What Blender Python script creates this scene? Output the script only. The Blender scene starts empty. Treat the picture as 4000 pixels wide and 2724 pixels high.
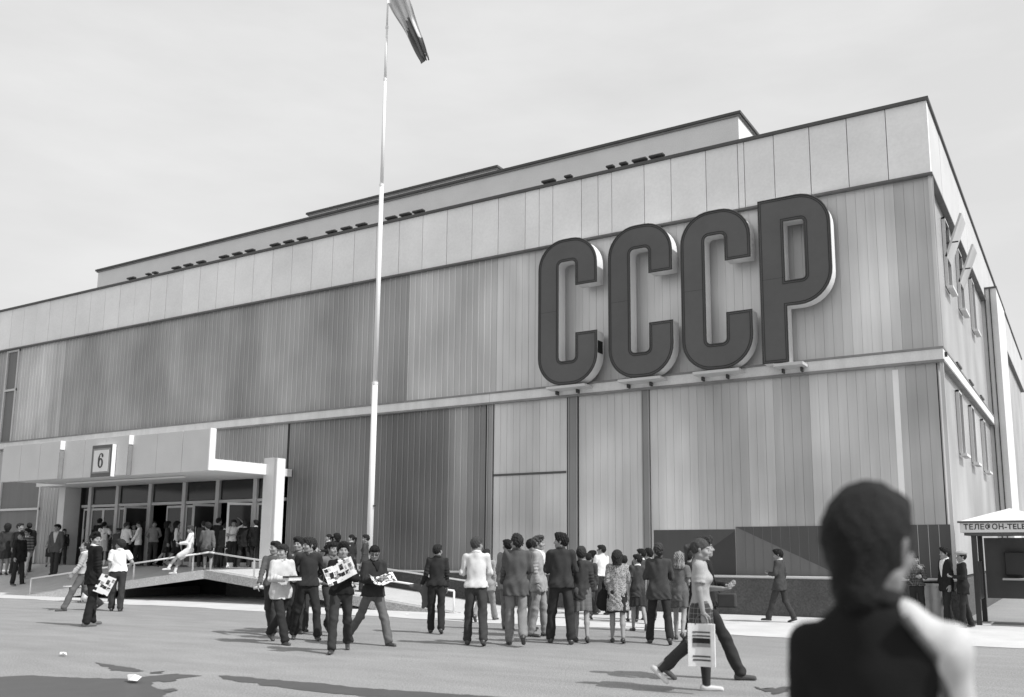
import bpy, bmesh, math, random
import numpy as np
from mathutils import Vector, Matrix
sc = bpy.context.scene
# ---------------------------------------------------------------- camera, sky, sun, exposure
cam = bpy.data.cameras.new('camera'); co = bpy.data.objects.new('camera', cam); sc.collection.objects.link(co); sc.camera = co
YAW, PITCH, ROLL = -.5198, .1537, -.0005
CP = Vector((2.5741, -21.2558, 1.6))
fwd = Vector((math.sin(YAW)*math.cos(PITCH), math.cos(YAW)*math.cos(PITCH), math.sin(PITCH)))
rgt = Vector((math.cos(YAW), -math.sin(YAW), 0)); upv = rgt.cross(fwd)
co.matrix_world = Matrix(((rgt.x, upv.x, -fwd.x, CP.x), (rgt.y, upv.y, -fwd.y, CP.y), (rgt.z, upv.z, -fwd.z, CP.z), (0, 0, 0, 1)))
cam.sensor_width = 36; cam.lens = 36*3518.7/4000; cam.shift_x = -219.5/4000; cam.shift_y = 230.6/4000
cam.clip_start = .05; cam.clip_end = 6000
cam.dof.use_dof = True; cam.dof.focus_distance = 20; cam.dof.aperture_fstop = 1.5
SUN_EL = math.radians(48.5)
w = bpy.data.worlds.new('World'); sc.world = w; w.use_nodes = True
nt = w.node_tree; bgn = nt.nodes['Background']
sky = nt.nodes.new('ShaderNodeTexSky'); sky.sky_type = 'NISHITA'; sky.sun_disc = False
sky.sun_elevation = SUN_EL; sky.sun_rotation = math.radians(90.6); sky.dust_density = 6; sky.air_density = 1.6; sky.ozone_density = 1
bw = nt.nodes.new('ShaderNodeRGBToBW'); nt.links.new(sky.outputs[0], bw.inputs[0])
# thin high cloud: soft streaks lifting the grey of the sky
tc = nt.nodes.new('ShaderNodeTexCoord'); mp = nt.nodes.new('ShaderNodeMapping'); mp.inputs['Scale'].default_value = (1.2, 1.2, 4.5)
nz = nt.nodes.new('ShaderNodeTexNoise'); nz.inputs['Scale'].default_value = 2.2; nz.inputs['Detail'].default_value = 6; nz.inputs['Roughness'].default_value = .55
nt.links.new(tc.outputs['Generated'], mp.inputs[0]); nt.links.new(mp.outputs[0], nz.inputs['Vector'])
mr = nt.nodes.new('ShaderNodeMapRange'); mr.inputs[1].default_value = .38; mr.inputs[2].default_value = .66; mr.inputs[3].default_value = 0; mr.inputs[4].default_value = 1
nt.links.new(nz.outputs[0], mr.inputs[0])
mx = nt.nodes.new('ShaderNodeMix'); mx.data_type = 'FLOAT'
ad = nt.nodes.new('ShaderNodeMath'); ad.operation = 'MULTIPLY_ADD'; ad.inputs[1].default_value = .17; ad.inputs[2].default_value = .70
nt.links.new(mr.outputs[0], ad.inputs[0]); nt.links.new(ad.outputs[0], mx.inputs[0])
nt.links.new(bw.outputs[0], mx.inputs[2]); mx.inputs[3].default_value = 6.0
nt.links.new(mx.outputs[0], bgn.inputs[0]); bgn.inputs[1].default_value = .105
sl = bpy.data.lights.new('sun', 'SUN'); sl.energy = 2.9; sl.angle = math.radians(.55); sl.color = (1, 1, 1)
so = bpy.data.objects.new('sun', sl); sc.collection.objects.link(so)
sdir = Vector((math.cos(SUN_EL), .010, math.sin(SUN_EL)))
so.rotation_euler = sdir.to_track_quat('Z', 'Y').to_euler()
sc.view_settings.view_transform = 'Standard'; sc.view_settings.look = 'None'; sc.view_settings.gamma = 1; sc.view_settings.exposure = 0.50
sc.view_settings.use_curve_mapping = False
rnd = random.Random(7)
COL = sc.collection
# ---------------------------------------------------------------- materials
MATS = {}
def mat(name, base=.5, rough=.8, metal=0., var=.12, scale=3., bump=0., bscale=40., spec=.3, stretch=None, fine=.0, fscale=120., world=True, var2=0., scale2=.4):
    if name in MATS: return MATS[name]
    m = bpy.data.materials.new(name); m.use_nodes = True; n = m.node_tree.nodes; l = m.node_tree.links
    b = n['Principled BSDF']; b.inputs['Roughness'].default_value = rough; b.inputs['Metallic'].default_value = metal
    b.inputs['Specular IOR Level'].default_value = spec
    if world:
        g = n.new('ShaderNodeNewGeometry'); src = g.outputs['Position']
    else:
        g = n.new('ShaderNodeTexCoord'); src = g.outputs['Object']
    mpn = n.new('ShaderNodeMapping'); l.new(src, mpn.inputs[0])
    if stretch: mpn.inputs['Scale'].default_value = stretch
    a = n.new('ShaderNodeTexNoise'); a.inputs['Scale'].default_value = scale; a.inputs['Detail'].default_value = 5; l.new(mpn.outputs[0], a.inputs['Vector'])
    def ma(op, x, y, z=None):
        q = n.new('ShaderNodeMath'); q.operation = op
        for i, v in enumerate((x, y, z)):
            if v is None: continue
            if isinstance(v, (int, float)): q.inputs[i].default_value = v
            else: l.new(v, q.inputs[i])
        return q.outputs[0]
    f = ma('MULTIPLY_ADD', ma('SUBTRACT', a.outputs[0], .5), var*4, 1.0)
    if var2:
        c = n.new('ShaderNodeTexNoise'); c.inputs['Scale'].default_value = scale2; c.inputs['Detail'].default_value = 3; l.new(mpn.outputs[0], c.inputs['Vector'])
        f = ma('MULTIPLY', f, ma('MULTIPLY_ADD', ma('SUBTRACT', c.outputs[0], .5), var2*4, 1.0))
    if fine:
        c = n.new('ShaderNodeTexNoise'); c.inputs['Scale'].default_value = fscale; c.inputs['Detail'].default_value = 2; l.new(src, c.inputs['Vector'])
        f = ma('MULTIPLY', f, ma('MULTIPLY_ADD', ma('SUBTRACT', c.outputs[0], .5), fine*4, 1.0))
    v = ma('MULTIPLY', f, base); v = ma('MAXIMUM', v, .004); v = ma('MINIMUM', v, .92)
    cc = n.new('ShaderNodeCombineColor'); [l.new(v, cc.inputs[i]) for i in range(3)]
    l.new(cc.outputs[0], b.inputs['Base Color'])
    if bump:
        bn = n.new('ShaderNodeTexNoise'); bn.inputs['Scale'].default_value = bscale; bn.inputs['Detail'].default_value = 4; l.new(src, bn.inputs['Vector'])
        bp = n.new('ShaderNodeBump'); bp.inputs['Strength'].default_value = bump; bp.inputs['Distance'].default_value = .02
        l.new(bn.outputs[0], bp.inputs['Height']); l.new(bp.outputs[0], b.inputs['Normal'])
    m['_v'] = 1
    MATS[name] = m; return m
def nodes_of(m): return m.node_tree.nodes, m.node_tree.links, m.node_tree.nodes['Principled BSDF']
def G(v, k=''):    # plain cloth of a grey
    v = round(v, 3); return mat('cloth_%g' % v, v, .9, var=.12, scale=9, bump=.25, bscale=160, world=False, fine=.06, fscale=260, spec=.12)
def pat_mat(name, fn, rough=.85):
    m = bpy.data.materials.new(name); m.use_nodes = True; n, l, b = nodes_of(m); b.inputs['Roughness'].default_value = rough; b.inputs['Specular IOR Level'].default_value = .15
    out = fn(n, l)
    cc = n.new('ShaderNodeCombineColor'); [l.new(out, cc.inputs[i]) for i in range(3)]; l.new(cc.outputs[0], b.inputs['Base Color']); MATS[name] = m; return m
def _m(n, l, op, x, y=None, z=None):
    q = n.new('ShaderNodeMath'); q.operation = op
    for i, v in enumerate((x, y, z)):
        if v is None: continue
        if isinstance(v, (int, float)): q.inputs[i].default_value = v
        else: l.new(v, q.inputs[i])
    return q.outputs[0]
def plaid(base, line, freq, thick):
    def fn(n, l):
        t = n.new('ShaderNodeTexCoord'); s = n.new('ShaderNodeSeparateXYZ'); l.new(t.outputs['Object'], s.inputs[0])
        xy = _m(n, l, 'ADD', s.outputs[0], _m(n, l, 'MULTIPLY', s.outputs[1], .8))
        a = _m(n, l, 'LESS_THAN', _m(n, l, 'FRACT', _m(n, l, 'MULTIPLY', xy, freq)), thick)
        c = _m(n, l, 'LESS_THAN', _m(n, l, 'FRACT', _m(n, l, 'MULTIPLY', s.outputs[2], freq)), thick)
        return _m(n, l, 'MULTIPLY_ADD', _m(n, l, 'ADD', a, c), (line-base)*.6, base)
    return fn
def stripes(base, line, freq, thick, ax=2):
    def fn(n, l):
        t = n.new('ShaderNodeTexCoord'); s = n.new('ShaderNodeSeparateXYZ'); l.new(t.outputs['Object'], s.inputs[0])
        a = _m(n, l, 'LESS_THAN', _m(n, l, 'FRACT', _m(n, l, 'MULTIPLY', s.outputs[ax], freq)), thick)
        return _m(n, l, 'MULTIPLY_ADD', a, line-base, base)
    return fn
def speckle(lo, hi, sc_, thr):
    def fn(n, l):
        t = n.new('ShaderNodeTexCoord'); v = n.new('ShaderNodeTexNoise'); v.inputs['Scale'].default_value = sc_; v.inputs['Detail'].default_value = 1; l.new(t.outputs['Object'], v.inputs['Vector'])
        r = n.new('ShaderNodeMapRange'); r.inputs[1].default_value = thr-.05; r.inputs[2].default_value = thr+.05; r.inputs[3].default_value = lo; r.inputs[4].default_value = hi
        l.new(v.outputs[0], r.inputs[0]); return r.outputs[0]
    return fn
def print_fn(sx=13.):
    def fn(n, l):    # printed page: squarish picture blocks on white paper
        t = n.new('ShaderNodeTexCoord'); vo = n.new('ShaderNodeTexVoronoi'); vo.distance = 'CHEBYCHEV'; vo.inputs['Scale'].default_value = sx; vo.inputs['Randomness'].default_value = .75; l.new(t.outputs['Object'], vo.inputs['Vector'])
        b = n.new('ShaderNodeRGBToBW'); l.new(vo.outputs['Color'], b.inputs[0])
        v = n.new('ShaderNodeTexNoise'); v.inputs['Scale'].default_value = 45; v.inputs['Detail'].default_value = 3; l.new(t.outputs['Object'], v.inputs['Vector'])
        edge = _m(n, l, 'GREATER_THAN', vo.outputs['Distance'], .40)
        q = _m(n, l, 'MULTIPLY', _m(n, l, 'SUBTRACT', b.outputs[0], .30), 1.3); q = _m(n, l, 'ADD', q, _m(n, l, 'MULTIPLY', _m(n, l, 'SUBTRACT', v.outputs[0], .5), 1.1))
        q = _m(n, l, 'MAXIMUM', q, _m(n, l, 'MULTIPLY', edge, .7)); q = _m(n, l, 'MAXIMUM', q, .02)
        return _m(n, l, 'MINIMUM', q, .75)
    return fn
M = dict(
 asphalt=mat('asphalt', .27, .9, var=.12, scale=1.6, fine=.34, fscale=48, bump=.7, bscale=60, stretch=(.45, 1.5, 1), var2=.10, scale2=.22, spec=.3),
 pave=mat('pale_concrete_paving', .54, .9, var=.10, scale=1.4, fine=.09, fscale=60, bump=.3, bscale=30),
 ramp=mat('ramp_concrete', .50, .9, var=.08, scale=2.5, fine=.16, fscale=45, bump=.4, bscale=45),
 aggregate=mat('exposed_aggregate', .40, .9, var=.05, scale=3, fine=.38, fscale=34, bump=.9, bscale=34),
 fascia=mat('fascia_board', .66, .85, var=.06, scale=.9, fine=.04, fscale=14, bump=.1, bscale=12, var2=.05, scale2=.3),
 band=mat('stained_concrete_band', .70, .85, var=.09, scale=1.2, stretch=(3., 3., .35), var2=.05, scale2=.5, fine=.05, fscale=25),
 coping=mat('dark_coping', .09, .6, var=.1),
 metal_dark=mat('dark_metal', .05, .45, var=.1),
 edge_pale=mat('pale_aggregate_edge', .56, .9, var=.06, scale=3, fine=.30, fscale=34, bump=.6, bscale=34),
 white=mat('white_paint', .76, .5, var=.02, scale=2),
 render=mat('grey_render', .68, .9, var=.05, scale=2, fine=.07, fscale=40, bump=.2, bscale=50),
 plinth=mat('rough_plinth_render', .10, .95, var=.12, scale=1.5, fine=.25, fscale=26, bump=.9, bscale=26),
 frame=mat('aluminium_frame', .55, .5, .1, var=.05),
 glass=mat('dark_door_glass', .022, .12, var=.1, scale=1, spec=.5),
 interior=mat('dark_interior', .012, .9, var=.1),
 seam=mat('seam_shadow_gap', .05, .9, var=.1),
 rail=mat('painted_steel_rail', .74, .5, var=.03),
 letter=mat('dull_red_letter_face', .105, .5, var=.10, scale=1.0, fine=.03, fscale=9, var2=.08, scale2=.35),
 letter_side=mat('white_letter_side', .70, .6, var=.05, scale=1.5, stretch=(3, 3, .6)),
 skin=mat('skin', .27, .6, var=.05, scale=12, world=False, spec=.3),
 skin_dark=mat('eyes_and_brows', .06, .6, var=.02, world=False),
 lips=mat('lips', .16, .5, var=.02, world=False),
 shoe=mat('shoe_leather', .045, .35, var=.1, world=False, spec=.5),
 shoe_light=mat('light_shoe', .55, .6, var=.1, world=False),
 sock=mat('dark_stocking', .03, .8, world=False),
 wood=mat('white_painted_slat', .72, .6, var=.08, scale=6),
 zinc=mat('dull_zinc', .32, .45, .5, var=.12, scale=3),
 booth=mat('booth_paint', .10, .5, var=.08),
)
# cladding: aluminium sheets, uneven finish with reflections painted in, streaked from top to bottom
def clad(name, base, band, rough=.42, metal=.35, sx=.55):
    m = bpy.data.materials.new(name); m.use_nodes = True; n, l, b = nodes_of(m)
    b.inputs['Roughness'].default_value = rough; b.inputs['Metallic'].default_value = metal
    g = n.new('ShaderNodeNewGeometry'); oi = n.new('ShaderNodeObjectInfo')
    def noise(scale, st, det=4):
        mp_ = n.new('ShaderNodeMapping'); mp_.inputs['Scale'].default_value = st; l.new(g.outputs['Position'], mp_.inputs[0])
        t = n.new('ShaderNodeTexNoise'); t.inputs['Scale'].default_value = scale; t.inputs['Detail'].default_value = det; l.new(mp_.outputs[0], t.inputs['Vector']); return t.outputs[0]
    wide = noise(sx, (1, 1, .16), 2); streak = noise(5., (1, 1, .03), 3); patch = noise(.42, (1, 1, .7), 2); grime = noise(18., (1, 1, .05), 2)
    f = _m(n, l, 'MULTIPLY_ADD', _m(n, l, 'SUBTRACT', wide, .5), band*4, 1.)
    f = _m(n, l, 'MULTIPLY', f, _m(n, l, 'MULTIPLY_ADD', _m(n, l, 'SUBTRACT', streak, .5), .22, 1.))
    f = _m(n, l, 'MULTIPLY', f, _m(n, l, 'MULTIPLY_ADD', _m(n, l, 'SUBTRACT', patch, .5), 1.25, 1.))
    f = _m(n, l, 'MULTIPLY', f, _m(n, l, 'MULTIPLY_ADD', _m(n, l, 'SUBTRACT', grime, .5), .12, 1.))
    f = _m(n, l, 'MULTIPLY', f, _m(n, l, 'MULTIPLY_ADD', _m(n, l, 'SUBTRACT', oi.outputs['Random'], .5), .02, 1.))
    oc = n.new('ShaderNodeRGBToBW'); l.new(oi.outputs['Color'], oc.inputs[0]); f = _m(n, l, 'MULTIPLY', f, oc.outputs[0])
    v = _m(n, l, 'MULTIPLY', f, base); v = _m(n, l, 'MINIMUM', _m(n, l, 'MAXIMUM', v, .02), .85)
    cc = n.new('ShaderNodeCombineColor'); [l.new(v, cc.inputs[i]) for i in range(3)]; l.new(cc.outputs[0], b.inputs['Base Color'])
    MATS[name] = m; return m
M['clad_mid'] = clad('cladding_mid', .33, .10)
M['clad_light'] = clad('cladding_bright', .60, .09)
M['clad_light2'] = clad('cladding_bright_streaked', .53, .16, sx=1.1)
M['clad_dark'] = clad('cladding_dark', .185, .14)
M['clad_side'] = clad('cladding_side', .45, .05)
M['sheet_dark'] = mat('dark_painted_sheet', .085, .5, var=.06, scale=2, stretch=(3, 3, .3))
M['sheet_mid'] = mat('paler_painted_sheet', .16, .5, var=.07, scale=2, stretch=(3, 3, .3))
M['check'] = pat_mat('check_shirt', plaid(.035, .3, 26, .16)); M['plaid_dark'] = pat_mat('dark_plaid', plaid(.05, .2, 17, .15)); M['plaid_light'] = pat_mat('light_plaid', plaid(.62, .25, 20, .14))
M['plaid_grey'] = pat_mat('grey_plaid', plaid(.13, .2, 14, .12)); M['speckle'] = pat_mat('speckled_wool', speckle(.06, .5, 95, .5)); M['stripe'] = pat_mat('striped_knit', stripes(.07, .22, 10, .3))
M['print'] = pat_mat('printed_page', print_fn()); M['print2'] = pat_mat('printed_scraps', speckle(.05, .75, 22, .47)); M['bagprint'] = pat_mat('striped_bag', stripes(.8, .06, 9, .22))
# ---------------------------------------------------------------- object helpers
def link(name, me, m=None, parent=None):
    o = bpy.data.objects.new(name, me); COL.objects.link(o)
    if m is not None:
        for q in (m if isinstance(m, (list, tuple)) else [m]): me.materials.append(q)
    if parent is not None: o.parent = parent
    return o
def tag(o, label=None, cat=None, group=None, kind=None):
    for k, v in (('label', label), ('category', cat), ('group', group), ('kind', kind)):
        if v: o[k] = v
    return o
def empty(name, loc=(0, 0, 0), rz=0., label=None, cat=None, group=None):
    o = bpy.data.objects.new(name, None); COL.objects.link(o); o.location = loc; o.rotation_euler = (0, 0, rz); o.empty_display_size = .2
    return tag(o, label, cat, group)
class MB:
    def __init__(s): s.v = []; s.f = []
    def box(s, x0, x1, y0, y1, z0, z1):
        b = len(s.v); s.v += [(x0, y0, z0), (x1, y0, z0), (x1, y1, z0), (x0, y1, z0), (x0, y0, z1), (x1, y0, z1), (x1, y1, z1), (x0, y1, z1)]
        s.f += [tuple(b+i for i in q) for q in ((0, 3, 2, 1), (4, 5, 6, 7), (0, 1, 5, 4), (1, 2, 6, 5), (2, 3, 7, 6), (3, 0, 4, 7))]; return s
    def prism(s, pts, y0, y1):      # polygon in xz (counter-clockwise seen from -y), extruded in y
        b = len(s.v); k = len(pts); s.v += [(x, y0, z) for x, z in pts]+[(x, y1, z) for x, z in pts]
        s.f.append(tuple(range(b, b+k))); s.f.append(tuple(range(b+2*k-1, b+k-1, -1)))
        for i in range(k): j = (i+1) % k; s.f.append((b+j, b+i, b+k+i, b+k+j))
        return s
    def plan(s, pts, z0, z1):       # polygon in xy (counter-clockwise from above)
        b = len(s.v); k = len(pts); s.v += [(x, y, z1) for x, y in pts]+[(x, y, z0) for x, y in pts]
        s.f.append(tuple(range(b, b+k))); s.f.append(tuple(range(b+2*k-1, b+k-1, -1)))
        for i in range(k): j = (i+1) % k; s.f.append((b+j, b+i, b+k+i, b+k+j))
        return s
    def tube(s, a, c, r0, r1=None, n=10, cap=True):
        r1 = r0 if r1 is None else r1; a = Vector(a); c = Vector(c); d = (c-a).normalized(); q = d.to_track_quat('Z', 'Y'); b = len(s.v)
        for P, r in ((a, r0), (c, r1)):
            for i in range(n): t = 2*math.pi*i/n; s.v.append(tuple(P+q @ Vector((r*math.cos(t), r*math.sin(t), 0))))
        for i in range(n): j = (i+1) % n; s.f.append((b+i, b+j, b+n+j, b+n+i))
        if cap: s.f.append(tuple(range(b+n-1, b-1, -1))); s.f.append(tuple(range(b+n, b+2*n)))
        return s
    def mesh(s, name='mesh', smooth=False):
        me = bpy.data.meshes.new(name); me.from_pydata(s.v, [], s.f); me.update()
        if smooth: me.polygons.foreach_set('use_smooth', [True]*len(me.polygons))
        return me
    def build(s, name, m, parent=None, bevel=0., smooth=False):
        me = s.mesh(name, smooth)
        if bevel:
            bm = bmesh.new(); bm.from_mesh(me); bmesh.ops.bevel(bm, geom=bm.edges[:], offset=bevel, segments=1, affect='EDGES'); bm.to_mesh(me); bm.free()
        return link(name, me, m, parent)
def curve_mesh(splines, extrude, bevel=0., offset=0., fill='BOTH', dim='2D', closed=True):
    c = bpy.data.curves.new('c', 'CURVE'); c.dimensions = dim; c.extrude = extrude; c.bevel_depth = bevel; c.offset = offset
    if dim == '2D': c.fill_mode = fill
    else: c.fill_mode = 'FULL'; c.bevel_resolution = 1
    for pts in splines:
        s = c.splines.new('POLY'); s.points.add(len(pts)-1); s.use_cyclic_u = closed
        for i, p in enumerate(pts): s.points[i].co = (p[0], p[1], p[2] if len(p) > 2 else 0, 1)
    o = bpy.data.objects.new('tmp', c); me = bpy.data.meshes.new_from_object(o); bpy.data.objects.remove(o); me.materials.clear(); return me
def text_mesh(txt, size, extrude, space=1., off=0.):
    c = bpy.data.curves.new('t', 'FONT'); c.body = txt; c.size = size; c.extrude = extrude; c.align_x = 'CENTER'; c.align_y = 'CENTER'; c.space_character = space; c.offset = off
    o = bpy.data.objects.new('tmp', c); me = bpy.data.meshes.new_from_object(o); bpy.data.objects.remove(o); me.materials.clear(); return me
def arc(cx, cy, r, a0, a1, n=9): return [(cx+r*math.cos(math.radians(a0+(a1-a0)*i/n)), cy+r*math.sin(math.radians(a0+(a1-a0)*i/n))) for i in range(n+1)]
# ---------------------------------------------------------------- ground
def sheet(name, pts, z, m, **kw):
    me = bpy.data.meshes.new(name); me.from_pydata([(x, y, z) for x, y in pts], [], [tuple(range(len(pts)))]); me.update(); return link(name, me, m)
gr = sheet('ground', [(-900, -900), (900, -900), (900, 900), (-900, 900)], -.002, M['asphalt']); tag(gr, kind='structure')
pp = []
for i in range(61):
    x = -31+i*.72; pp.append((x, -4.93+.13*math.sin(x*.9)+.06*math.sin(x*3.1+1)+.05*rnd.random()))
pv = sheet('pavement', pp+[(12.2, -.02), (-31, -.02)], .004, M['pave']); tag(pv, kind='structure')
def yfr(x): return -3.10-.62*min(1., max(0., (-20.15-x)/8.15))
def front(x):
    if x < -20.15: return .93*(1-min(1., (-20.15-x)/8.15))
    return max(0., .93-.1011*(x+20.15))
def surf(x, y):
    if x < -20.15: t = min(1, max(0, (y-yfr(x))/(-.54-yfr(x)))); return front(x)+(.93-front(x))*t
    return front(x)
# the bent concrete slab in front of the doors: left flight, landing, right flight
def slab(xs, ys, th, name, m, parent=None, zf=surf, yf=lambda x, y: y):
    v = []; f = []; nx, ny = len(xs), len(ys)
    for lev in (0, 1):
        for x in xs:
            for y in ys: q = yf(x, y); z = zf(x, q); v.append((x, q, z if lev == 0 else max(z-th, -.05)))
    idx = lambda l, i, j: l*nx*ny+i*ny+j
    for i in range(nx-1):
        for j in range(ny-1):
            f.append((idx(0, i, j), idx(0, i+1, j), idx(0, i+1, j+1), idx(0, i, j+1))); f.append((idx(1, i, j), idx(1, i, j+1), idx(1, i+1, j+1), idx(1, i+1, j)))
        f.append((idx(0, i, 0), idx(1, i, 0), idx(1, i+1, 0), idx(0, i+1, 0))); f.append((idx(0, i, ny-1), idx(0, i+1, ny-1), idx(1, i+1, ny-1), idx(1, i, ny-1)))
    for j in range(ny-1):
        f.append((idx(0, 0, j), idx(0, 0, j+1), idx(1, 0, j+1), idx(1, 0, j))); f.append((idx(0, nx-1, j), idx(1, nx-1, j), idx(1, nx-1, j+1), idx(0, nx-1, j+1)))
    me = bpy.data.meshes.new(name); me.from_pydata(v, [], f); me.update(); return link(name, me, m, parent)
lin = lambda a, b, n: [a+(b-a)*i/n for i in range(n+1)]
rampR = empty('concrete_ramp', (0, 0, 0), label='bent concrete ramp bridging up to the entrance doors, dark hollow underneath', cat='ramp')
YF = lambda x, t: -.03 if t > 1 else yfr(x)+(-.54-yfr(x))*t
off = lambda d: (lambda x, t: yfr(x)+d+t)
slab(lin(-28.25, -20.15, 12), [0, .3, .65, 1, 1.1], .2, 'left_flight', M['ramp'], rampR, yf=YF)
slab(lin(-20.15, -10.95, 8), [-3.10, -.5], .2, 'right_flight', M['ramp'], rampR)
slab(lin(-28.25, -20.15, 12), [0, .058], .25, 'edge_beam', M['edge_pale'], rampR, zf=lambda x, y: front(x)+.004, yf=off(-.06))
slab(lin(-20.15, -10.95, 8), [-3.16, -3.102], .25, 'edge_beam', M['aggregate'], rampR, zf=lambda x, y: front(x)+.004)
slab(lin(-20.15, -10.95, 8), [-2.93, -2.90], .05, 'kerb_strip', M['pave'], rampR, zf=lambda x, y: front(x)+.018)
slab(lin(-28.25, -20.15, 8), [0, .03], .05, 'kerb_strip', M['pave'], rampR, zf=lambda x, y: surf(x, y)+.018, yf=off(.18))
MB().box(-24.4, -24.15, -2.9, -.1, -.01, .28).build('support_wall', M['plinth'], rampR)
MB().box(-22.3, -20.18, -.55, -.1, -.01, .72).build('support_wall', M['plinth'], rampR)
sp = slab(lin(-60, -28.26, 20), [0, .3, .65, 1, 1.1], .3, 'sloped_pavement', M['ramp'], yf=YF); tag(sp, kind='structure')
# dark irregular patches on the asphalt
def ground_at(u, v):    # a pixel of the photograph (2324 wide) taken down to the ground plane, used once for the outlines of the dark patches
    px, py = u*4000/2324, v*4000/2324
    d = fwd+rgt*((px-2219.5)/3518.7)-upv*((py-1592.6)/3518.7); t = -CP.z/d.z; return (CP.x+d.x*t, CP.y+d.y*t)
M['darker'] = mat('dark_asphalt', .085, .55, var=.08, scale=3, fine=.1, fscale=90)
DARK_PATCHES = [[(-60, 1540), (60, 1533), (160, 1538), (290, 1541), (400, 1529), (458, 1534), (340, 1549), (345, 1562), (390, 1568), (370, 1580), (450, 1600), (-80, 1610)],
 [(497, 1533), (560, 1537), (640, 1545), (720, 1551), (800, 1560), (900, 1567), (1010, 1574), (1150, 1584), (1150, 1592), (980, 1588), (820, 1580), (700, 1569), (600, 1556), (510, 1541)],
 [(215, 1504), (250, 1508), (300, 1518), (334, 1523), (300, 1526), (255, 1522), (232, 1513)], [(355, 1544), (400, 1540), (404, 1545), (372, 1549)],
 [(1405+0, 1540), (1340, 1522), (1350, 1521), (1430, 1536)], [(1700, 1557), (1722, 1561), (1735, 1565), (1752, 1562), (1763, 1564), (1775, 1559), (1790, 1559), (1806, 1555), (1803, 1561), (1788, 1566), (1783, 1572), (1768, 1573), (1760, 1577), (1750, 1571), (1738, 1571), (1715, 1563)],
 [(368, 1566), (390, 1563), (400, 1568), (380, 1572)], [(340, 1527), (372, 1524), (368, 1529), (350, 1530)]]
for i, P in enumerate(DARK_PATCHES):
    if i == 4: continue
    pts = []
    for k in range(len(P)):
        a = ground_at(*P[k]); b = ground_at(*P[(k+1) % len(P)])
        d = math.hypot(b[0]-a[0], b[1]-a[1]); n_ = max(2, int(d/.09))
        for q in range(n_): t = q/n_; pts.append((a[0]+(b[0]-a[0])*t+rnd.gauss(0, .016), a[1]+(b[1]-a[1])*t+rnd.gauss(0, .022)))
    o = sheet('dark_patch', pts, .002+.0005*i, M['darker']); tag(o, kind='structure')
# ---------------------------------------------------------------- pavilion
B = empty('exhibition_pavilion', (0, 0, 0), label='large flat-roofed exhibition hall clad in ribbed metal, pale fascia above, canopied doors at left', cat='building')
XL = -62.
Z0, ZS, ZM0, ZM1, ZF, ZR = 0, .93, 5.72, 6.01, 10.11, 11.93
core = MB()
core.box(XL, -31.7, .10, .5, -.2, ZR-.05).box(-20.35, -.1, .10, .5, -.2, ZR-.05).box(-31.7, -20.35, .10, .5, 4.05, ZR-.05).box(-31.7, -20.35, .10, .5, -.2, .9)
core.box(-.5, -.1, .5, 34, -.2, ZR-.05).box(XL, -.5, 33.6, 34, 0, ZR-.05).box(XL, -.1, .5, 33.6, ZR-.35, ZR-.05)
core.build('wall', M['seam'], B)
MB().box(-31.7, -20.35, 5, 5.1, .8, 4.2).box(-31.7, -20.35, .5, 5, .8, .9).box(-31.7, -20.35, .5, 5, 4.1, 4.2).box(-31.8, -31.7, .5, 5, .8, 4.2).box(-20.35, -20.25, .5, 5, .8, 4.2).build('entrance_hall', M['interior'], B)
# plinth, sill, mid band, copings
MB().box(-20.2, .06, -.06, .1, -.1, .86).build('plinth', M['plinth'], B)
MB().box(-20.2, .05, -.05, .098, .862, .885).box(-20.2, .08, -.10, .098, .885, .928).build('sill', M['fascia'], B, bevel=.004)
MB().box(-.1, .06, .1, 12.3, -.1, .86).build('plinth', M['plinth'], B)
for x0, x1 in ((XL, -37.3), (-37.3, -24.6), (-24.592, -12.2), (-12.192, .07)):
    MB().box(x0, x1-.0, -.05, .097, ZM0+.02, ZM1-.02).build('band_panel', M['band'], B, bevel=.006)
MB().box(-.1, .07, .1, 12.4, ZM0+.02, ZM1-.02).build('band_panel', M['band'], B, bevel=.006)
MB().box(XL, .085, -.075, .09, ZM1-.02, ZM1+.025).box(XL, .075, -.06, .09, ZM0-.03, ZM0+.02).box(-.1, .085, .09, 12.4, ZM1-.02, ZM1+.025).box(-.1, .075, .09, 12.4, ZM0-.03, ZM0+.02).build('band_flashing', mat('weathered_flashing', .24, .6, var=.2, scale=3), B)
MB().box(XL, .10, -.09, .3, ZR-.02, ZR+.055).box(-.3, .10, .3, 34, ZR-.02, ZR+.055).build('roof_coping', M['coping'], B)
MB().box(XL, .085, -.075, .09, ZF-.03, ZF+.02).box(-.1, .085, .09, 34, ZF-.03, ZF+.02).build('fascia_drip', mat('drip_metal', .13, .5, var=.2, scale=4), B)
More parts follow.
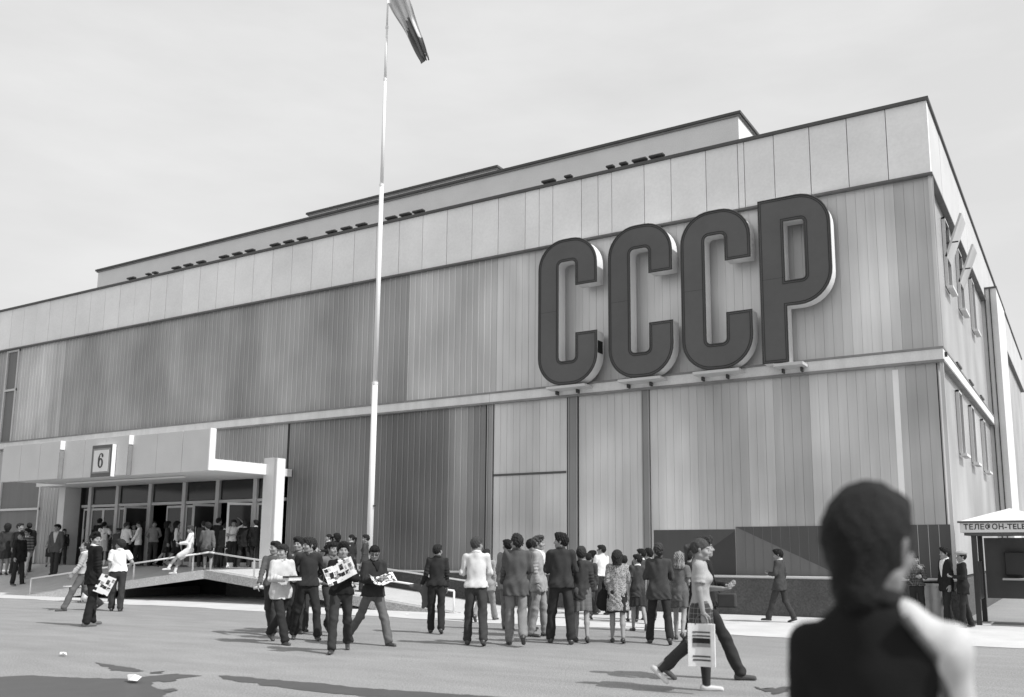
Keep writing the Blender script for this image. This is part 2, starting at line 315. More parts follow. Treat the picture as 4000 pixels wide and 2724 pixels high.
# fascia boards
def panel(name, x0, x1, y0, y1, z0, z1, m, parent, j=.006):
    yo = rnd.uniform(-.004, .004); return MB().box(x0+j, x1-j, y0+yo, y1, z0, z1).build(name, m, parent, bevel=.004)
FM = [mat('fascia_board_%s' % k, v, .85, var=.05, scale=1.1, fine=.04, fscale=14, bump=.1, bscale=12, var2=.06, scale2=.5) for k, v in (('pale', .84), ('grey', .79), ('dusty', .81))]
seams = [0.06, -.88, -1.79, -2.70, -3.60, -4.38, -4.55, -5.42, -6.41, -7.20, -8.19, -8.62, -9.15, -10.09, -10.55, -11.03]
x = -11.98
while x > XL: seams.append(x); x -= .952
for a, b in zip(seams, seams[1:]):
    panel('fascia_panel', b, a, -.02, .098, ZF+.02, ZR-.022, rnd.choice(FM), B, .009)
y = .1
while y < 33:
    o = MB().box(-.098, .05+rnd.uniform(-.003, .003), y+.007, y+1.86-.007, ZF+.02, ZR-.022).build('fascia_panel', mat('fascia_board_side', .52, .85, var=.05, scale=1.1, var2=.06, scale2=.5), B, bevel=.004); y += 1.86  # same board as the front, colour darkened to offset the sun here
# cladding sheets
W = .2205
def strip_mesh(h, rib):
    if rib: pr = [(.0, .02), (.0, -.016), (.022, -.016), (.024, -.002), (.07, -.002), (.075, -.006), (.14, -.006), (.145, -.002), (W-.001, -.002)]
    else: pr = [(.0, .02), (.0, .004), (.005, .004), (.008, -.004), (W-.003, -.004), (W, .004)]
    v = [(x, y, 0) for x, y in pr]+[(x, y, h) for x, y in pr]; k = len(pr)
    f = [(i, i+1, k+i+1, k+i) for i in range(k-1)]
    me = bpy.data.meshes.new('cladding_sheet'); me.from_pydata(v, [], f); me.update()
    if rib:
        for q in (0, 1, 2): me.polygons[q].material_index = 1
    return me
def rib_mat(m):  # ribs painted lighter in place of sunlight catching their edges
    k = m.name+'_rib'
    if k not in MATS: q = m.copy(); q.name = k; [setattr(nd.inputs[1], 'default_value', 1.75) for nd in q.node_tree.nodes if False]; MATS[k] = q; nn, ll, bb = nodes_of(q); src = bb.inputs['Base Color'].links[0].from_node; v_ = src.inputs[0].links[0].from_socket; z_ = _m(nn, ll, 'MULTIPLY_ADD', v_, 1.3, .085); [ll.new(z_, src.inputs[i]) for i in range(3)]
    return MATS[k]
TONE_U = [(-36.9, .9), (-35.6, 1.0), (-35.2, 1.1), (-34.7, 1.1), (-34.2, .75), (-33.8, .95), (-33.4, 1.0), (-28, .98), (-22, 1.0), (-17, .95), (-15.4, .9), (-15.3, 1.05), (-13.8, 1.0), (-13.4, .8), (-12.8, .85), (-12.5, 1.05), (-12.1, 1.05), (-11, 1.02), (-6, 1.0), (-3, .95), (-2.2, .86), (-1.75, 1.08), (-1.1, 1.22), (-.85, 1.0), (-.7, .80), (-.3, .78), (0, .85)]  # per-sheet tones, partly finish, partly reflected surroundings painted in
TONE_L = [(-20.4, 1.25), (-19.2, 1.15), (-18.2, 1.0), (-17.2, .9), (-15.5, .8), (-14.0, .78), (-13.7, .85), (-13.5, 1.4), (-13.0, 1.35), (-12.9, .95), (-12.3, 1.0), (-12.1, 1.02), (-11.3, 1.0), (-10.8, .93), (-10.4, 1.04), (-9.6, 1.0), (-9.2, .98), (-7.4, 1.02), (-7.1, 1.05), (-5.9, 1.08), (-5.6, .9), (-4.6, .84), (-4.4, 1.08), (-4.0, 1.1), (-3.7, .82), (-3.1, .80), (-2.9, 1.12), (-2.7, 1.15), (-2.5, .9), (-1.6, .97), (-1.2, 1.12), (-.9, 1.1), (-.8, .84), (-.3, .84), (0, .95)]
def tone(x, T_): return float(np.interp(x, [a for a, b in T_], [b for a, b in T_]))
def strips(x0, x1, z0, z1, rib, m, y=.08, slice_=None):
    T_ = TONE_U if z0 > 5 else TONE_L
    n = int(round((x1-x0)/W)); me = strip_mesh(z1-z0, rib); me.materials.append(m); me.materials.append(rib_mat(m))
    for i in range(n):
        o = bpy.data.objects.new('cladding_sheet', me); COL.objects.link(o); o.parent = B; o.location = (x0+i*W, y+rnd.uniform(-.0015, .0015), z0); tv = tone(x0+i*W+W/2, T_)*rnd.uniform(.985, 1.015); o.color = (tv, tv, tv, 1)
def strips_stuff(x0, x1, z0, z1, rib, m, y=.08, axis='x'):
    n = int(round((x1-x0)/W)); a = strip_mesh(z1-z0, rib); V_ = []; F_ = []
    vs = [tuple(q.co) for q in a.vertices]; fs = [tuple(p.vertices) for p in a.polygons]; mi = [p.material_index for p in a.polygons]*n
    for i in range(n):
        b = len(V_)
        for q in vs:
            if axis == 'x': V_.append((x0+i*W+q[0], y+q[1], z0+q[2]))
            else: V_.append((y-q[1], x0+i*W+q[0], z0+q[2]))
        F_ += [tuple(b+k for k in p) for p in fs]
    me = bpy.data.meshes.new('cladding_sheets'); me.from_pydata(V_, [], F_); me.update(); o = link('cladding_sheets', me, [m, rib_mat(m)], B); me.polygons.foreach_set('material_index', mi); o['kind'] = 'stuff'; return o
# upper storey
strips(-36.9, -33.6, ZM1+.025, ZF-.03, True, M['clad_light2'])
strips(-33.6, -15.36, ZM1+.025, ZF-.03, True, M['clad_mid'])
strips(-15.36, -12.1, ZM1+.025, ZF-.03, True, clad('cladding_mottled', .46, .12, sx=.8))
strips(-12.05, -.02, ZM1+.025, ZF-.03, False, M['clad_light'])
strips_stuff(XL, -37.9, ZM1+.025, ZF-.03, True, M['clad_mid'])
# lower storey
strips(-20.33, -12.3, ZS, ZM0-.03, True, M['clad_dark'])
strips(-12.10, -9.68, ZS, ZM0-.03, False, M['clad_light'])
strips(-9.30, -7.40, ZS, ZM0-.03, False, M['clad_light'])
strips(-7.17, -.02, ZS, ZM0-.03, False, M['clad_light2'])
strips_stuff(-34.4, -31.7, .9, ZM0-.03, True, M['clad_mid'])
strips_stuff(-31.7, -20.35, 4.06, ZM0-.03, True, M['clad_mid'])
strips_stuff(-45, -37.5, .9, ZM0-.03, True, M['clad_mid'])
strips_stuff(XL, -45, .9, ZM0-.03, True, M['clad_mid'])
for x0, x1 in ((-12.32, -12.12), (-9.62, -9.33), (-7.40, -7.18)):
    MB().box(x0, x1, .055, .1, ZS, ZM0-.03).build('cover_strip', clad('cover_strip_metal', .26, .1), B)
    for q in (x0, x1-.03): MB().box(q, q+.03, .035, .054, ZS, ZM0-.03).build('edge_bead', M['clad_mid'], B)
MB().box(-12.1, -9.7, .05, .079, 3.60, 3.66).build('sheet_lap', M['sheet_dark'], B)
# painted sheets round the foot of the wall, right half; overlays paint in reflections
MB().box(-7.10, -4.93, .060, .0735, .935, 2.03).build('lower_sheet', M['sheet_dark'], B, bevel=.002)
MB().box(-4.91, -.03, .058, .0735, .935, 2.09).build('lower_sheet', M['sheet_mid'], B, bevel=.002)
MB().prism([(-4.90, 2.085), (-2.4, .94), (-.04, .94), (-.04, 2.085)], .0535, .0575).build('reflection_overlay', M['sheet_dark'], B)
MB().prism([(-5.75, .94), (-4.94, .94), (-4.94, 1.98), (-5.75, 1.45)], .0555, .0595).build('reflection_overlay', mat('darkest_reflection', .055, .5, var=.06), B)
for i in range(1, 22):
    x = -4.9+i*W*1.0
    if x < -.05: MB().box(x, x+.008, .0505, .053, .94, 2.085).build('sheet_joint', M['frame'] if i > 14 else M['sheet_mid'], B)
# pale strip painted in as a bright reflected streak
MB().box(-1.06, -.93, .066, .0745, 2.1, ZM0-.1).build('reflected_streak', mat('streak_paint', .84, .35, .1, var=.03), B)
# corner posts
MB().box(-.03, .045, .03, .1, ZS, ZM0-.03).box(-.03, .045, .03, .1, ZM1+.025, ZF-.03).build('corner_trim', M['clad_light'], B)
# side wall
strips_stuff(.1, 12.4, ZS, ZM0-.03, False, M['clad_side'], y=-.075, axis='y')
strips_stuff(.1, 12.4, ZM1+.025, ZF-.03, False, M['clad_side'], y=-.075, axis='y')
strips_stuff(16., 33.5, ZS, ZF-.03, False, M['clad_side'], y=-.075, axis='y')
def side_window(y0, y1, z0, z1, open_=False):
    w_ = MB().box(-.06, .02, y0, y0+.05, z0, z1).box(-.06, .02, y1-.05, y1, z0, z1).box(-.06, .02, y0, y1, z1-.05, z1).build('window', M['frame'], B)
    MB().box(-.07, -.05, y0+.05, y1-.05, z0, z1-.05).build('pane', M['glass'], w_)
    MB().box(-.02, .12, y0-.06, y1+.06, z0-.07, z0-.005).build('window_sill', M['fascia'], w_)
    if open_:
        q = MB(); q.v = [(.02, y0, z0+.75), (.02, y1, z0+.75), (.42, y1, z1+.02), (.42, y0, z1+.02)]; q.v += [(x-.05, y, z+.02) for x, y, z in q.v]
        q.f = [(0, 1, 2, 3), (7, 6, 5, 4), (0, 4, 5, 1), (1, 5, 6, 2), (2, 6, 7, 3), (3, 7, 4, 0)]
        q.build('open_sash', M['clad_light'], w_)
        MB().box(.0, .3, y0+.02, y0+.05, z0+1.1, z0+1.13).build('sash_stay', M['metal_dark'], w_)
side_window(2.35, 3.2, 8.05, 9.85, True); side_window(5.05, 5.95, 8.1, 9.85, True); side_window(8.3, 9.15, 8.2, 9.85)
for y0 in (2.9, 5.7, 8.9): side_window(y0, y0+.75, 3.9, 5.5)
for y0 in (2.2, 4.9, 7.8): MB().box(.068, .12, y0, y0+.9, 6.035, 6.08).build('bracket', M['metal_dark'], B)
MB().box(.075, .13, .12, .16, 5.82, 5.93).build('hook', M['metal_dark'], B)
MB().box(-.09, .42, 12.42, 16, 0, 10.5).build('service_shaft', M['render'], B)
MB().box(-.08, .45, 12.38, 16, 10.5, 10.56).build('shaft_cap', M['coping'], B)
MB().box(.04, .07, 12.36, 12.42, 0, 10.5).box(.2, .23, 12.36, 12.42, 0, 10.5).build('downpipe', M['metal_dark'], B)
# rooftop storeys
def rooftop(x0, x1, y0, y1, z0, z1, step):
    r_ = MB().box(x0, x1, y0, y1, z0, z1).build('rooftop_storey', mat('pale_render', .76, .9, var=.05, scale=1.5, fine=.07, fscale=30), B)
    MB().box(x0-.1, x1+.1, y0-.1, y1+.1, z1, z1+.08).build('roof_edge', M['coping'], r_)
    MB().box(x0-.05, x1+.05, y0-.05, y1+.05, z1-.05, z1).build('roof_edge', mat('soffit_grey', .3), r_)
    if step:
        q = MB(); x = x0+step
        while x < x1-.5: q.box(x, x+.02, y0-.006, y0+.01, z0, z1-.06); x += step
        q.build('panel_joint', M['metal_dark'], r_)
    return r_
rooftop(-36.5, -5.5, 3, 13, ZR-.3, 14.27, 0)
rooftop(-26.4, -16.35, 6.2, 12, 14.3, 16.18, 1.7)
for x in (-29.45, -28.39, -27.99, -26.74, -26.06, -25.33, -24.08, -23.38, -22.71, -21.44, -20.78, -20.12, -18.77, -18.09, -17.43, -16.16, -15.57, -15.04, -10.24, -9.58, -8.23, -7.82, -7.33, -6.82):
    k = .12 if x in (-28.39, -27.99, -9.58, -7.82, -8.23) else .22
    lo = empty('roof_floodlight', (x, .02, ZR+.055)); lo.parent = B
    MB().box(-k, k, -.10, .06, .07, .14).build('lamp_housing', M['metal_dark'], lo, bevel=.02)
    MB().box(-.02, .02, -.03, .0, 0, .075).build('lamp_bracket', M['metal_dark'], lo)
# left tall window and lower-left window
def tall_window(x0, x1, z0, z1, trans, yb=.05):
    f_ = MB().box(x0, x0+.08, yb-.04, .1, z0, z1).box(x1-.08, x1, yb-.04, .1, z0, z1).box(x0, x1, yb-.03, .1, z1-.08, z1).box(x0, x1, yb-.035, .1, trans, trans+.09).build('window', M['frame'], B)
    MB().box(x0+.08, x1-.08, .075, .095, z0, trans).build('pane', M['sheet_mid'], f_); MB().box(x0+.08, x1-.08, .075, .095, trans+.09, z1-.08).build('pane', M['sheet_mid'], f_)
tall_window(-37.85, -36.92, ZM1+.03, ZF-.05, 8.25)
tall_window(-37.4, -34.42, .95, ZM0-.05, 3.1)
# entrance doors
for z_ in (4.0, 3.12): MB().box(-31.55, -20.4, .03, .13, z_, z_+.10).build('door_head', M['frame'], B)
MUL = [-31.5, -31.0, -29.3, -27.36, -25.45, -23.68, -21.8, -20.9]
for x in MUL[1:-1]: MB().box(x-.09, x+.09, -.02, .14, .93, 4.0).build('mullion', M['frame'], B, bevel=.01)
for a, b in zip(MUL, MUL[1:]):
    MB().box(a+.10, b-.10, .07, .09, 3.24, 3.98).build('transom_pane', M['glass'], B)
def leaf(name, hinge, width, ang, z1=3.08, m=None):
    d = empty(name, (hinge[0], hinge[1], .94), ang); d.parent = B; s = 1 if width > 0 else -1; W_ = abs(width)
    q = MB()
    for a, b in ((0, .07), (W_-.07, W_)): q.box(min(s*a, s*b), max(s*a, s*b), -.02, .02, 0, z1-.94)
    q.box(min(s*.07, s*(W_-.07)), max(s*.07, s*(W_-.07)), -.02, .02, z1-.94-.08, z1-.94).box(min(s*.07, s*(W_-.07)), max(s*.07, s*(W_-.07)), -.02, .02, 0, .15)
    q.build('door_frame', m or M['frame'], d)
    MB().box(min(s*.07, s*(W_-.07)), max(s*.07, s*(W_-.07)), -.006, .006, .15, z1-.94-.08).build('door_glass', M['glass'], d)
    MB().tube((s*(W_-.12), -.07, .95), (s*(W_-.12), -.07, 1.35), .014, n=6).build('handle', M['frame'], d)
for i, (a, b) in enumerate(zip(MUL, MUL[1:])):
    a_, b_ = a+.1, b-.1; wd = (b_-a_)/2
    if i in (0, 6): leaf('door', (a_, .06), wd*2, 0); continue
    la, ra = {1: (0, 0), 2: (0, 1.35), 3: (-.2, .0), 4: (0, 1.2), 5: (-1.6, 1.0)}[i]
    if i == 3: leaf('door', (b_, .06), -wd, 0)
    elif i == 5: leaf('door', (b_, .06), -wd, 1.0, m=M['white'])
    else: leaf('door', (a_, .06), wd, 0); leaf('door', (b_, .06), -wd, ra)
n_ = MB().box(-20.98, -20.74, .015, .02, 2.42, 2.62).build('door_notice', M['white'], B)
t_ = text_mesh('ВХОД', .085, .001, off=.001); o = link('lettering', t_, M['metal_dark'], n_); o.location = (-20.86, .013, 2.52); o.rotation_euler = (math.pi/2, 0, 0)
# canopy
cn = MB().box(-30.6, -20.12, -3.28, -1.2, 3.90, 4.14).box(-32.6, -20.12, -1.2, .02, 3.90, 4.14).build('canopy_slab', M['render'], B)  # back strip of slab added past the left end to shade the pillar
MB().box(-20.12, -20.06, -3.30, -1.06, 3.88, 4.22).build('slab_edge_sunlight', M['white'], cn, bevel=.005)  # whiter colour paints sunlight onto the sunward slab edge
for a, b, yy in ((-30.62, -27.2, -3.60), (-27.2, -23.75, -3.45), (-23.75, -20.10, -3.30)):
    n_p = 3; wd = (b-a)/n_p
    for k in range(n_p): panel('canopy_panel', a+k*wd, a+(k+1)*wd-(.005 if k == n_p-1 else 0), yy, yy+.16, 3.86, 5.13, mat('canopy_board', .62, .85, var=.05, scale=1.1, fine=.05, fscale=30, bump=.1, bscale=12), cn, .007)
MB().box(-20.106, -20.055, -3.31, -3.10, 3.87, 5.14).build('canopy_end_sunlight', M['white'], cn)  # canopy ends whitened too, sunlight put into their colour
MB().box(-27.198, -27.17, -3.605, -3.44, 4.84, 5.135).build('canopy_end_sunlight', M['white'], cn); MB().box(-23.748, -23.72, -3.455, -3.29, 4.84, 5.135).build('canopy_end_sunlight', M['white'], cn)
for x_, y_ in ((-27.2, -3.60), (-23.75, -3.45)): MB().box(x_+.001, x_+.012, y_, y_+.155, 3.865, 4.80).build('return_shade', mat('return_shade_grey', .2), cn)  # grey plates added as painted shade on the lower returns
rub = MB()
for i in range(40): y_ = -3.05+i*.048; rub.box(-20.30+rnd.uniform(-.03, .03), -20.13, y_, y_+.045, 4.14, 4.17+rnd.uniform(0, .09))
rub.build('roof_gravel_edge', M['aggregate'], cn)
for x in (-27.5, -24.3): MB().tube((x-1.6, -2.1, 3.86), (x+1.6, -2.1, 3.86), .035, n=8).build('strip_lamp', M['white'], cn)
MB().box(-20.20, -19.76, -1.10, -.62, .93, 4.42).build('pillar', M['render'], B, bevel=.01)
MB().box(-19.758, -19.742, -1.095, -.625, .94, 4.41).build('pillar_sunlight_plate', M['white'], B)  # whiter plate paints the sunlit side of the pillar
MB().box(-32.15, -31.75, -.55, .1, .93, 3.9).build('pillar', M['render'], B, bevel=.01)
# number sign
S6 = empty('number_sign', (-24.85, -3.60, 3.83), label='square framed box sign with the number 6 on the canopy front', cat='sign')
MB().box(-.52, .52, 0, .13, 0, 1.03).build('sign_box', M['white'], S6)
MB().box(-.52, .515, -.012, 0, 0, 1.03).build('sign_frame', mat('sign_frame_grey', .14), S6)
MB().box(-.45, .43, -.022, -.0125, .12, .92).build('sign_border', mat('sign_border_grey', .3), S6)
MB().box(-.39, .37, -.030, -.0225, .17, .86).build('sign_face', M['white'], S6)
six = [[(.5+.5*math.cos(t)*.9, .33+.33*math.sin(t)) for t in [2*math.pi*i/28 for i in range(28)]], [(.5+.2*math.cos(t), .33+.24*math.sin(t)) for t in [2*math.pi*i/20 for i in range(20)]]]
me = curve_mesh(six, .004); o = link('numeral_bowl', me, M['metal_dark'], S6); o.rotation_euler = (math.pi/2, 0, 0); o.scale = (.29, .48, 1); o.location = (-.155, -.036, .285)
stem = [(.05, .30)]+[(.05+.02*(1-math.cos(t)), .30+.42*math.sin(t)) for t in (.4, .8, 1.1)]+[(.30, .93), (.52, 1.0), (.8, .97), (.95, .86), (.93, .74), (.78, .70), (.68, .78), (.66, .90), (.52, .94), (.40, .88), (.33, .70), (.31, .45), (.30, .30)]
me = curve_mesh([stem], .004); o = link('numeral_stem', me, M['metal_dark'], S6); o.rotation_euler = (math.pi/2, 0, 0); o.scale = (.29, .48, 1); o.location = (-.155, -.0365, .285)
# ---------------------------------------------------------------- roof letters on the facade
def C_outline():
    w_, h, ro, st, ri = 1.82, 4.07, .78, .62, .13
    L, R_, b, t = 0, w_, 0, h; hk0, hk1 = 2.73, 1.38
    p = [(R_, hk0)]+arc(R_-ro, t-ro, ro, 0, 90)+arc(L+ro, t-ro, ro, 90, 180)+arc(L+ro, b+ro, ro, 180, 270)+arc(R_-ro, b+ro, ro, 270, 360)+[(R_, hk1), (R_-st-.02, hk1)]
    ix0, ix1, iy0, iy1 = L+st, R_-st-.02, b+st, t-st
    p += arc(ix1-ri, iy0+ri, ri, 360, 270, 4)+arc(ix0+ri, iy0+ri, ri, 270, 180, 4)+arc(ix0+ri, iy1-ri, ri, 180, 90, 4)+arc(ix1-ri, iy1-ri, ri, 90, 0, 4)+[(ix1, hk0)]
    return [p]
def P_outline():
    w_, h, ro, st, ri = 1.72, 4.07, .78, .60, .10; low = 1.36
    p = [(0, 0), (st+.02, 0), (st+.02, low)]+arc(w_-ro, low+ro, ro, 270, 360)+arc(w_-ro, h-ro, ro, 0, 90)+[(0, h)]
    ix0, ix1, iy0, iy1 = st+.0, w_-st, low+.60, h-.60
    q = arc(ix1-ri, iy0+ri, ri, 360, 270, 4)+[(ix0, iy0), (ix0, iy1)]+arc(ix1-ri, iy1-ri, ri, 90, 0, 4)
    return [p, q]
def letter(x, outl, label, zb=5.95):
    t = empty('facade_letter', (x, -.5, zb), label=label, cat='letter', group='big block letters on the facade')
    R90 = (math.pi/2, 0, 0)
    o = link('letter_side', curve_mesh(outl, .19), M['letter_side'], t); o.rotation_euler = R90; o.location = (0, .20, 0)
    o = link('letter_face', curve_mesh(outl, .006, offset=-.02), M['letter'], t); o.rotation_euler = R90; o.location = (0, -.002, 0)
    o = link('face_trim', curve_mesh([[(a, b, 0) for a, b in s] for s in outl], 0, bevel=.022, dim='3D'), mat('trim_dark', .05, .5), t); o.rotation_euler = R90; o.location = (0, -.012, 0)
    o = link('inner_bead', curve_mesh([[(a*.0+a, b, 0) for a, b in s] for s in inset(outl, .055)], 0, bevel=.009, dim='3D'), mat('bead_dark', .035, .5), t); o.rotation_euler = R90; o.location = (0, -.012, 0)
    MB().box(.035, .585, -.0105, -.0095, 2.06, 2.066).build('sheet_joint', MATS['bead_dark'], t)
    MB().box(.25, 1.45 if label.find('P-shaped') < 0 else .95, -.03, .52, -.10, -.03).build('support_shelf', M['frame'], t)
    for xb in (.35, 1.0 if label.find('P-shaped') < 0 else .8): MB().box(xb, xb+.04, .3, .55, -.2, -.1).build('shelf_bracket', M['metal_dark'], t)
    return t
def inset(outl, d):
    res = []
    for s in outl:
        n_ = len(s); r_ = []
        for i in range(n_):
            a, b, c = s[i-1], s[i], s[(i+1) % n_]
            e1 = Vector((b[0]-a[0], b[1]-a[1])); e2 = Vector((c[0]-b[0], c[1]-b[1]))
            if e1.length < 1e-5: e1 = e2
            if e2.length < 1e-5: e2 = e1
            e1.normalize(); e2.normalize(); n1 = Vector((-e1.y, e1.x)); n2 = Vector((-e2.y, e2.x)); m_ = (n1+n2)
            if m_.length < 1e-4: m_ = n1
            m_.normalize(); k = d/max(.4, m_.dot(n1)); sgn = SG
            r_.append((b[0]+m_.x*k*sgn, b[1]+m_.y*k*sgn))
        res.append(r_)
    return res
SG = -1     # both outlines run so that the solid lies on the right of the path
def area(s): return sum(s[i-1][0]*s[i][1]-s[i][0]*s[i-1][1] for i in range(len(s)))/2
co_, po_ = C_outline(), P_outline()
SG = 1 if area(co_[0]) > 0 else -1
L1 = letter(-10.24, co_, 'first letter C at the left of the sign, small open hatch in its lower side'); 
MB().box(1.80, 1.826, .04, .32, .78, 1.12).build('open_hatch', M['interior'], L1)
letter(-8.05, co_, 'second letter from the left, C between two other Cs, smooth white sides')
letter(-5.96, co_, 'third letter from the left, C directly beside the P')
po_[0] = po_[0] if area(po_[0]) > 0 else po_[0][::-1]; po_[1] = po_[1] if area(po_[1]) < 0 else po_[1][::-1]; SG = 1
letter(-3.90, po_, 'last letter at the right, the P-shaped one nearest the building corner')
# ---------------------------------------------------------------- flagpole and flag
FP = empty('flagpole', (-15.73, -.98, 0), label='tall white stepped flagpole rising past the roof edge', cat='flagpole')
for z0, z1, r0, r1 in ((.0, 6.48, .094, .086), (6.48, 12.75, .074, .068), (12.75, 16.29, .053, .048), (16.29, 18.09, .042, .038), (18.09, 19.25, .031, .028)):
    MB().tube((0, 0, z0), (0, 0, z1), r0, r1, 20).build('pole_section', M['white'], FP, smooth=True)
    MB().tube((0, 0, z1-.05), (0, 0, z1+.03), r1+.008, r1+.008, 16).build('pole_collar', M['rail'], FP)
MB().tube((0, 0, .3), (0, 0, .9), .15, .12, 12).build('pole_base', M['rail'], FP)
MB().box(.085, .17, -.02, .02, 2.78, 2.82).build('cleat', M['metal_dark'], FP)
# flag hanging in folds from the top of the pole
def flag():
    nu, nv = 15, 22; L_ = 2.45; v = []; f = []
    for j in range(nv+1):
        s_ = j/nv
        cx = .33+1.05*s_**1.05; cz = 19.12-2.35*s_**1.06
        wdt = .80*(1-.62*s_**1.3)+.05*math.sin(s_*9)
        for i in range(nu+1):
            t_ = i/nu-.5
            fold = .10*math.sin(i*1.35+s_*2.2)*(1-.3*s_)+.04*math.sin(i*2.9-s_*5)
            v.append((cx+wdt*t_*.82+.02*math.sin(i*2+s_*6), fold+.25*s_, cz+wdt*t_*.45+(.10*math.sin(i*1.1+2) if j == nv else 0)*s_-.07*abs(t_)*s_*3))
    for j in range(nv):
        for i in range(nu): a_ = j*(nu+1)+i; f.append((a_, a_+1, a_+nu+2, a_+nu+1))
    me = bpy.data.meshes.new('flag'); me.from_pydata(v, [], f); me.update(); me.polygons.foreach_set('use_smooth', [True]*len(f))
    o = link('flag', me, [mat('flag_pale', .62, .9, world=False, var=.05), mat('flag_dark', .17, .9, world=False, var=.08)])
    for p in me.polygons:
        j = p.index//nu; i = p.index % nu
        p.material_index = 1 if (j > 9+ (i-7)*-.6 and i < 11 and j > 8) or (j > 15) else 0
    m_ = o.modifiers.new('s', 'SOLIDIFY'); m_.thickness = .006
    o.location = (-15.73, -.98, 0); tag(o, 'two-tone cloth flag hanging limp from the top of the pole', 'flag')
flag()
MB().tube((-15.73, -1.02, 19.1), (-15.6, -1.02, 19.1), .012, n=6)
# ---------------------------------------------------------------- figures: signed-distance bodies meshed with surface nets
F4 = np.float32
def snet(Vv, o, h):
    S = Vv < 0; nx, ny, nz_ = Vv.shape
    cn = np.zeros((nx-1, ny-1, nz_-1), np.int8)
    for i in (0, 1):
        for j in (0, 1):
            for k in (0, 1): cn += S[i:nx-1+i, j:ny-1+j, k:nz_-1+k]
    act = (cn > 0) & (cn < 8); ids = -np.ones(act.shape, np.int32); I = np.argwhere(act); ids[act] = np.arange(len(I))
    P = np.zeros((len(I), 3)); N = np.zeros(len(I)); ii, jj, kk = I.T
    cs = [(i, j, k) for i in (0, 1) for j in (0, 1) for k in (0, 1)]
    for a in cs:
        for ax in range(3):
            if a[ax]: continue
            b = list(a); b[ax] = 1
            va = Vv[ii+a[0], jj+a[1], kk+a[2]]; vb = Vv[ii+b[0], jj+b[1], kk+b[2]]
            c = (va < 0) != (vb < 0); t = np.where(c, va/(va-vb+1e-12), 0)
            for d in range(3): P[:, d] += np.where(c, a[d]+(t if d == ax else 0), 0)
            N += c
    P = P/N[:, None]+I; P = P*h+o
    Q = []
    for ax in range(3):
        u, v_ = [(1, 2), (2, 0), (0, 1)][ax]
        sl0 = [slice(None)]*3; sl1 = [slice(None)]*3; sl0[ax] = slice(0, -1); sl1[ax] = slice(1, None)
        A = S[tuple(sl0)]; Bq = S[tuple(sl1)]; E_ = np.argwhere(A != Bq)
        if not len(E_): continue
        m = np.ones(len(E_), bool)
        for d in (u, v_): m &= (E_[:, d] > 0) & (E_[:, d] < Vv.shape[d]-1)
        E_ = E_[m]; e = E_.copy()
        def g_(du, dv): q = E_.copy(); q[:, u] -= du; q[:, v_] -= dv; return ids[q[:, 0], q[:, 1], q[:, 2]]
        q4 = np.stack([g_(1, 1), g_(0, 1), g_(0, 0), g_(1, 0)], 1)
        ins = A[E_[:, 0], E_[:, 1], E_[:, 2]]
        q4[~ins] = q4[~ins][:, ::-1]; Q.append(q4)
    Q = np.concatenate(Q) if Q else np.zeros((0, 4), int)
    return P, Q[(Q >= 0).all(1)]
class SDF:
    def __init__(s, lo, hi, h):
        s.lo = np.array(lo, float); s.h = h; n_ = np.ceil((np.array(hi)-s.lo)/h).astype(int)+1
        ax = [s.lo[i]+h*np.arange(n_[i]) for i in range(3)]
        s.X, s.Y, s.Z = [a.astype(F4) for a in np.meshgrid(*ax, indexing='ij')]; s.d = np.full(s.X.shape, 9., F4)
    def cone(s, a, b, ra, rb, flat=None):
        a = np.array(a, float); b = np.array(b, float); ba = b-a; l2 = max(1e-8, ba @ ba)
        px, py, pz = s.X-a[0], s.Y-a[1], s.Z-a[2]
        t = np.clip((px*ba[0]+py*ba[1]+pz*ba[2])/l2, 0, 1); qx, qy, qz = px-t*ba[0], py-t*ba[1], pz-t*ba[2]
        if flat is not None:
            n_, k = flat; dn = (qx*n_[0]+qy*n_[1]+qz*n_[2])*(k-1); qx = qx+dn*n_[0]; qy = qy+dn*n_[1]; qz = qz+dn*n_[2]
        return np.sqrt(qx*qx+qy*qy+qz*qz)-(ra+(rb-ra)*t)
    def ell(s, c, r):
        x, y, z = (s.X-c[0])/r[0], (s.Y-c[1])/r[1], (s.Z-c[2])/r[2]; k = np.sqrt(x*x+y*y+z*z); return (k-1)*min(r)
    def plane(s, p, n_): return (s.X-p[0])*n_[0]+(s.Y-p[1])*n_[1]+(s.Z-p[2])*n_[2]
    def add(s, d, k=.0): s.d = smin(s.d, d, k); return s
    def cut(s, d): s.d = np.maximum(s.d, d); return s
    def sub(s, d, k=.01): s.d = -smin(-s.d, d, k); return s
    def get(s): return snet(s.d, s.lo, s.h)
def smin(a, b, k):
    if k <= 0: return np.minimum(a, b)
    h = np.clip(.5+.5*(b-a)/k, 0, 1); return b*(1-h)+a*h-k*h*(1-h)
def np_mesh(name, P, Q, smooth=True):
    me = bpy.data.meshes.new(name); me.vertices.add(len(P)); me.vertices.foreach_set('co', P.astype(F4).ravel())
    me.loops.add(Q.size); me.loops.foreach_set('vertex_index', Q.astype(np.int32).ravel())
    me.polygons.add(len(Q)); me.polygons.foreach_set('loop_start', np.arange(0, Q.size, 4, dtype=np.int32)); me.polygons.foreach_set('loop_total', np.full(len(Q), 4, np.int32))
    me.polygons.foreach_set('use_smooth', np.full(len(Q), smooth)); me.update(calc_edges=True); return me
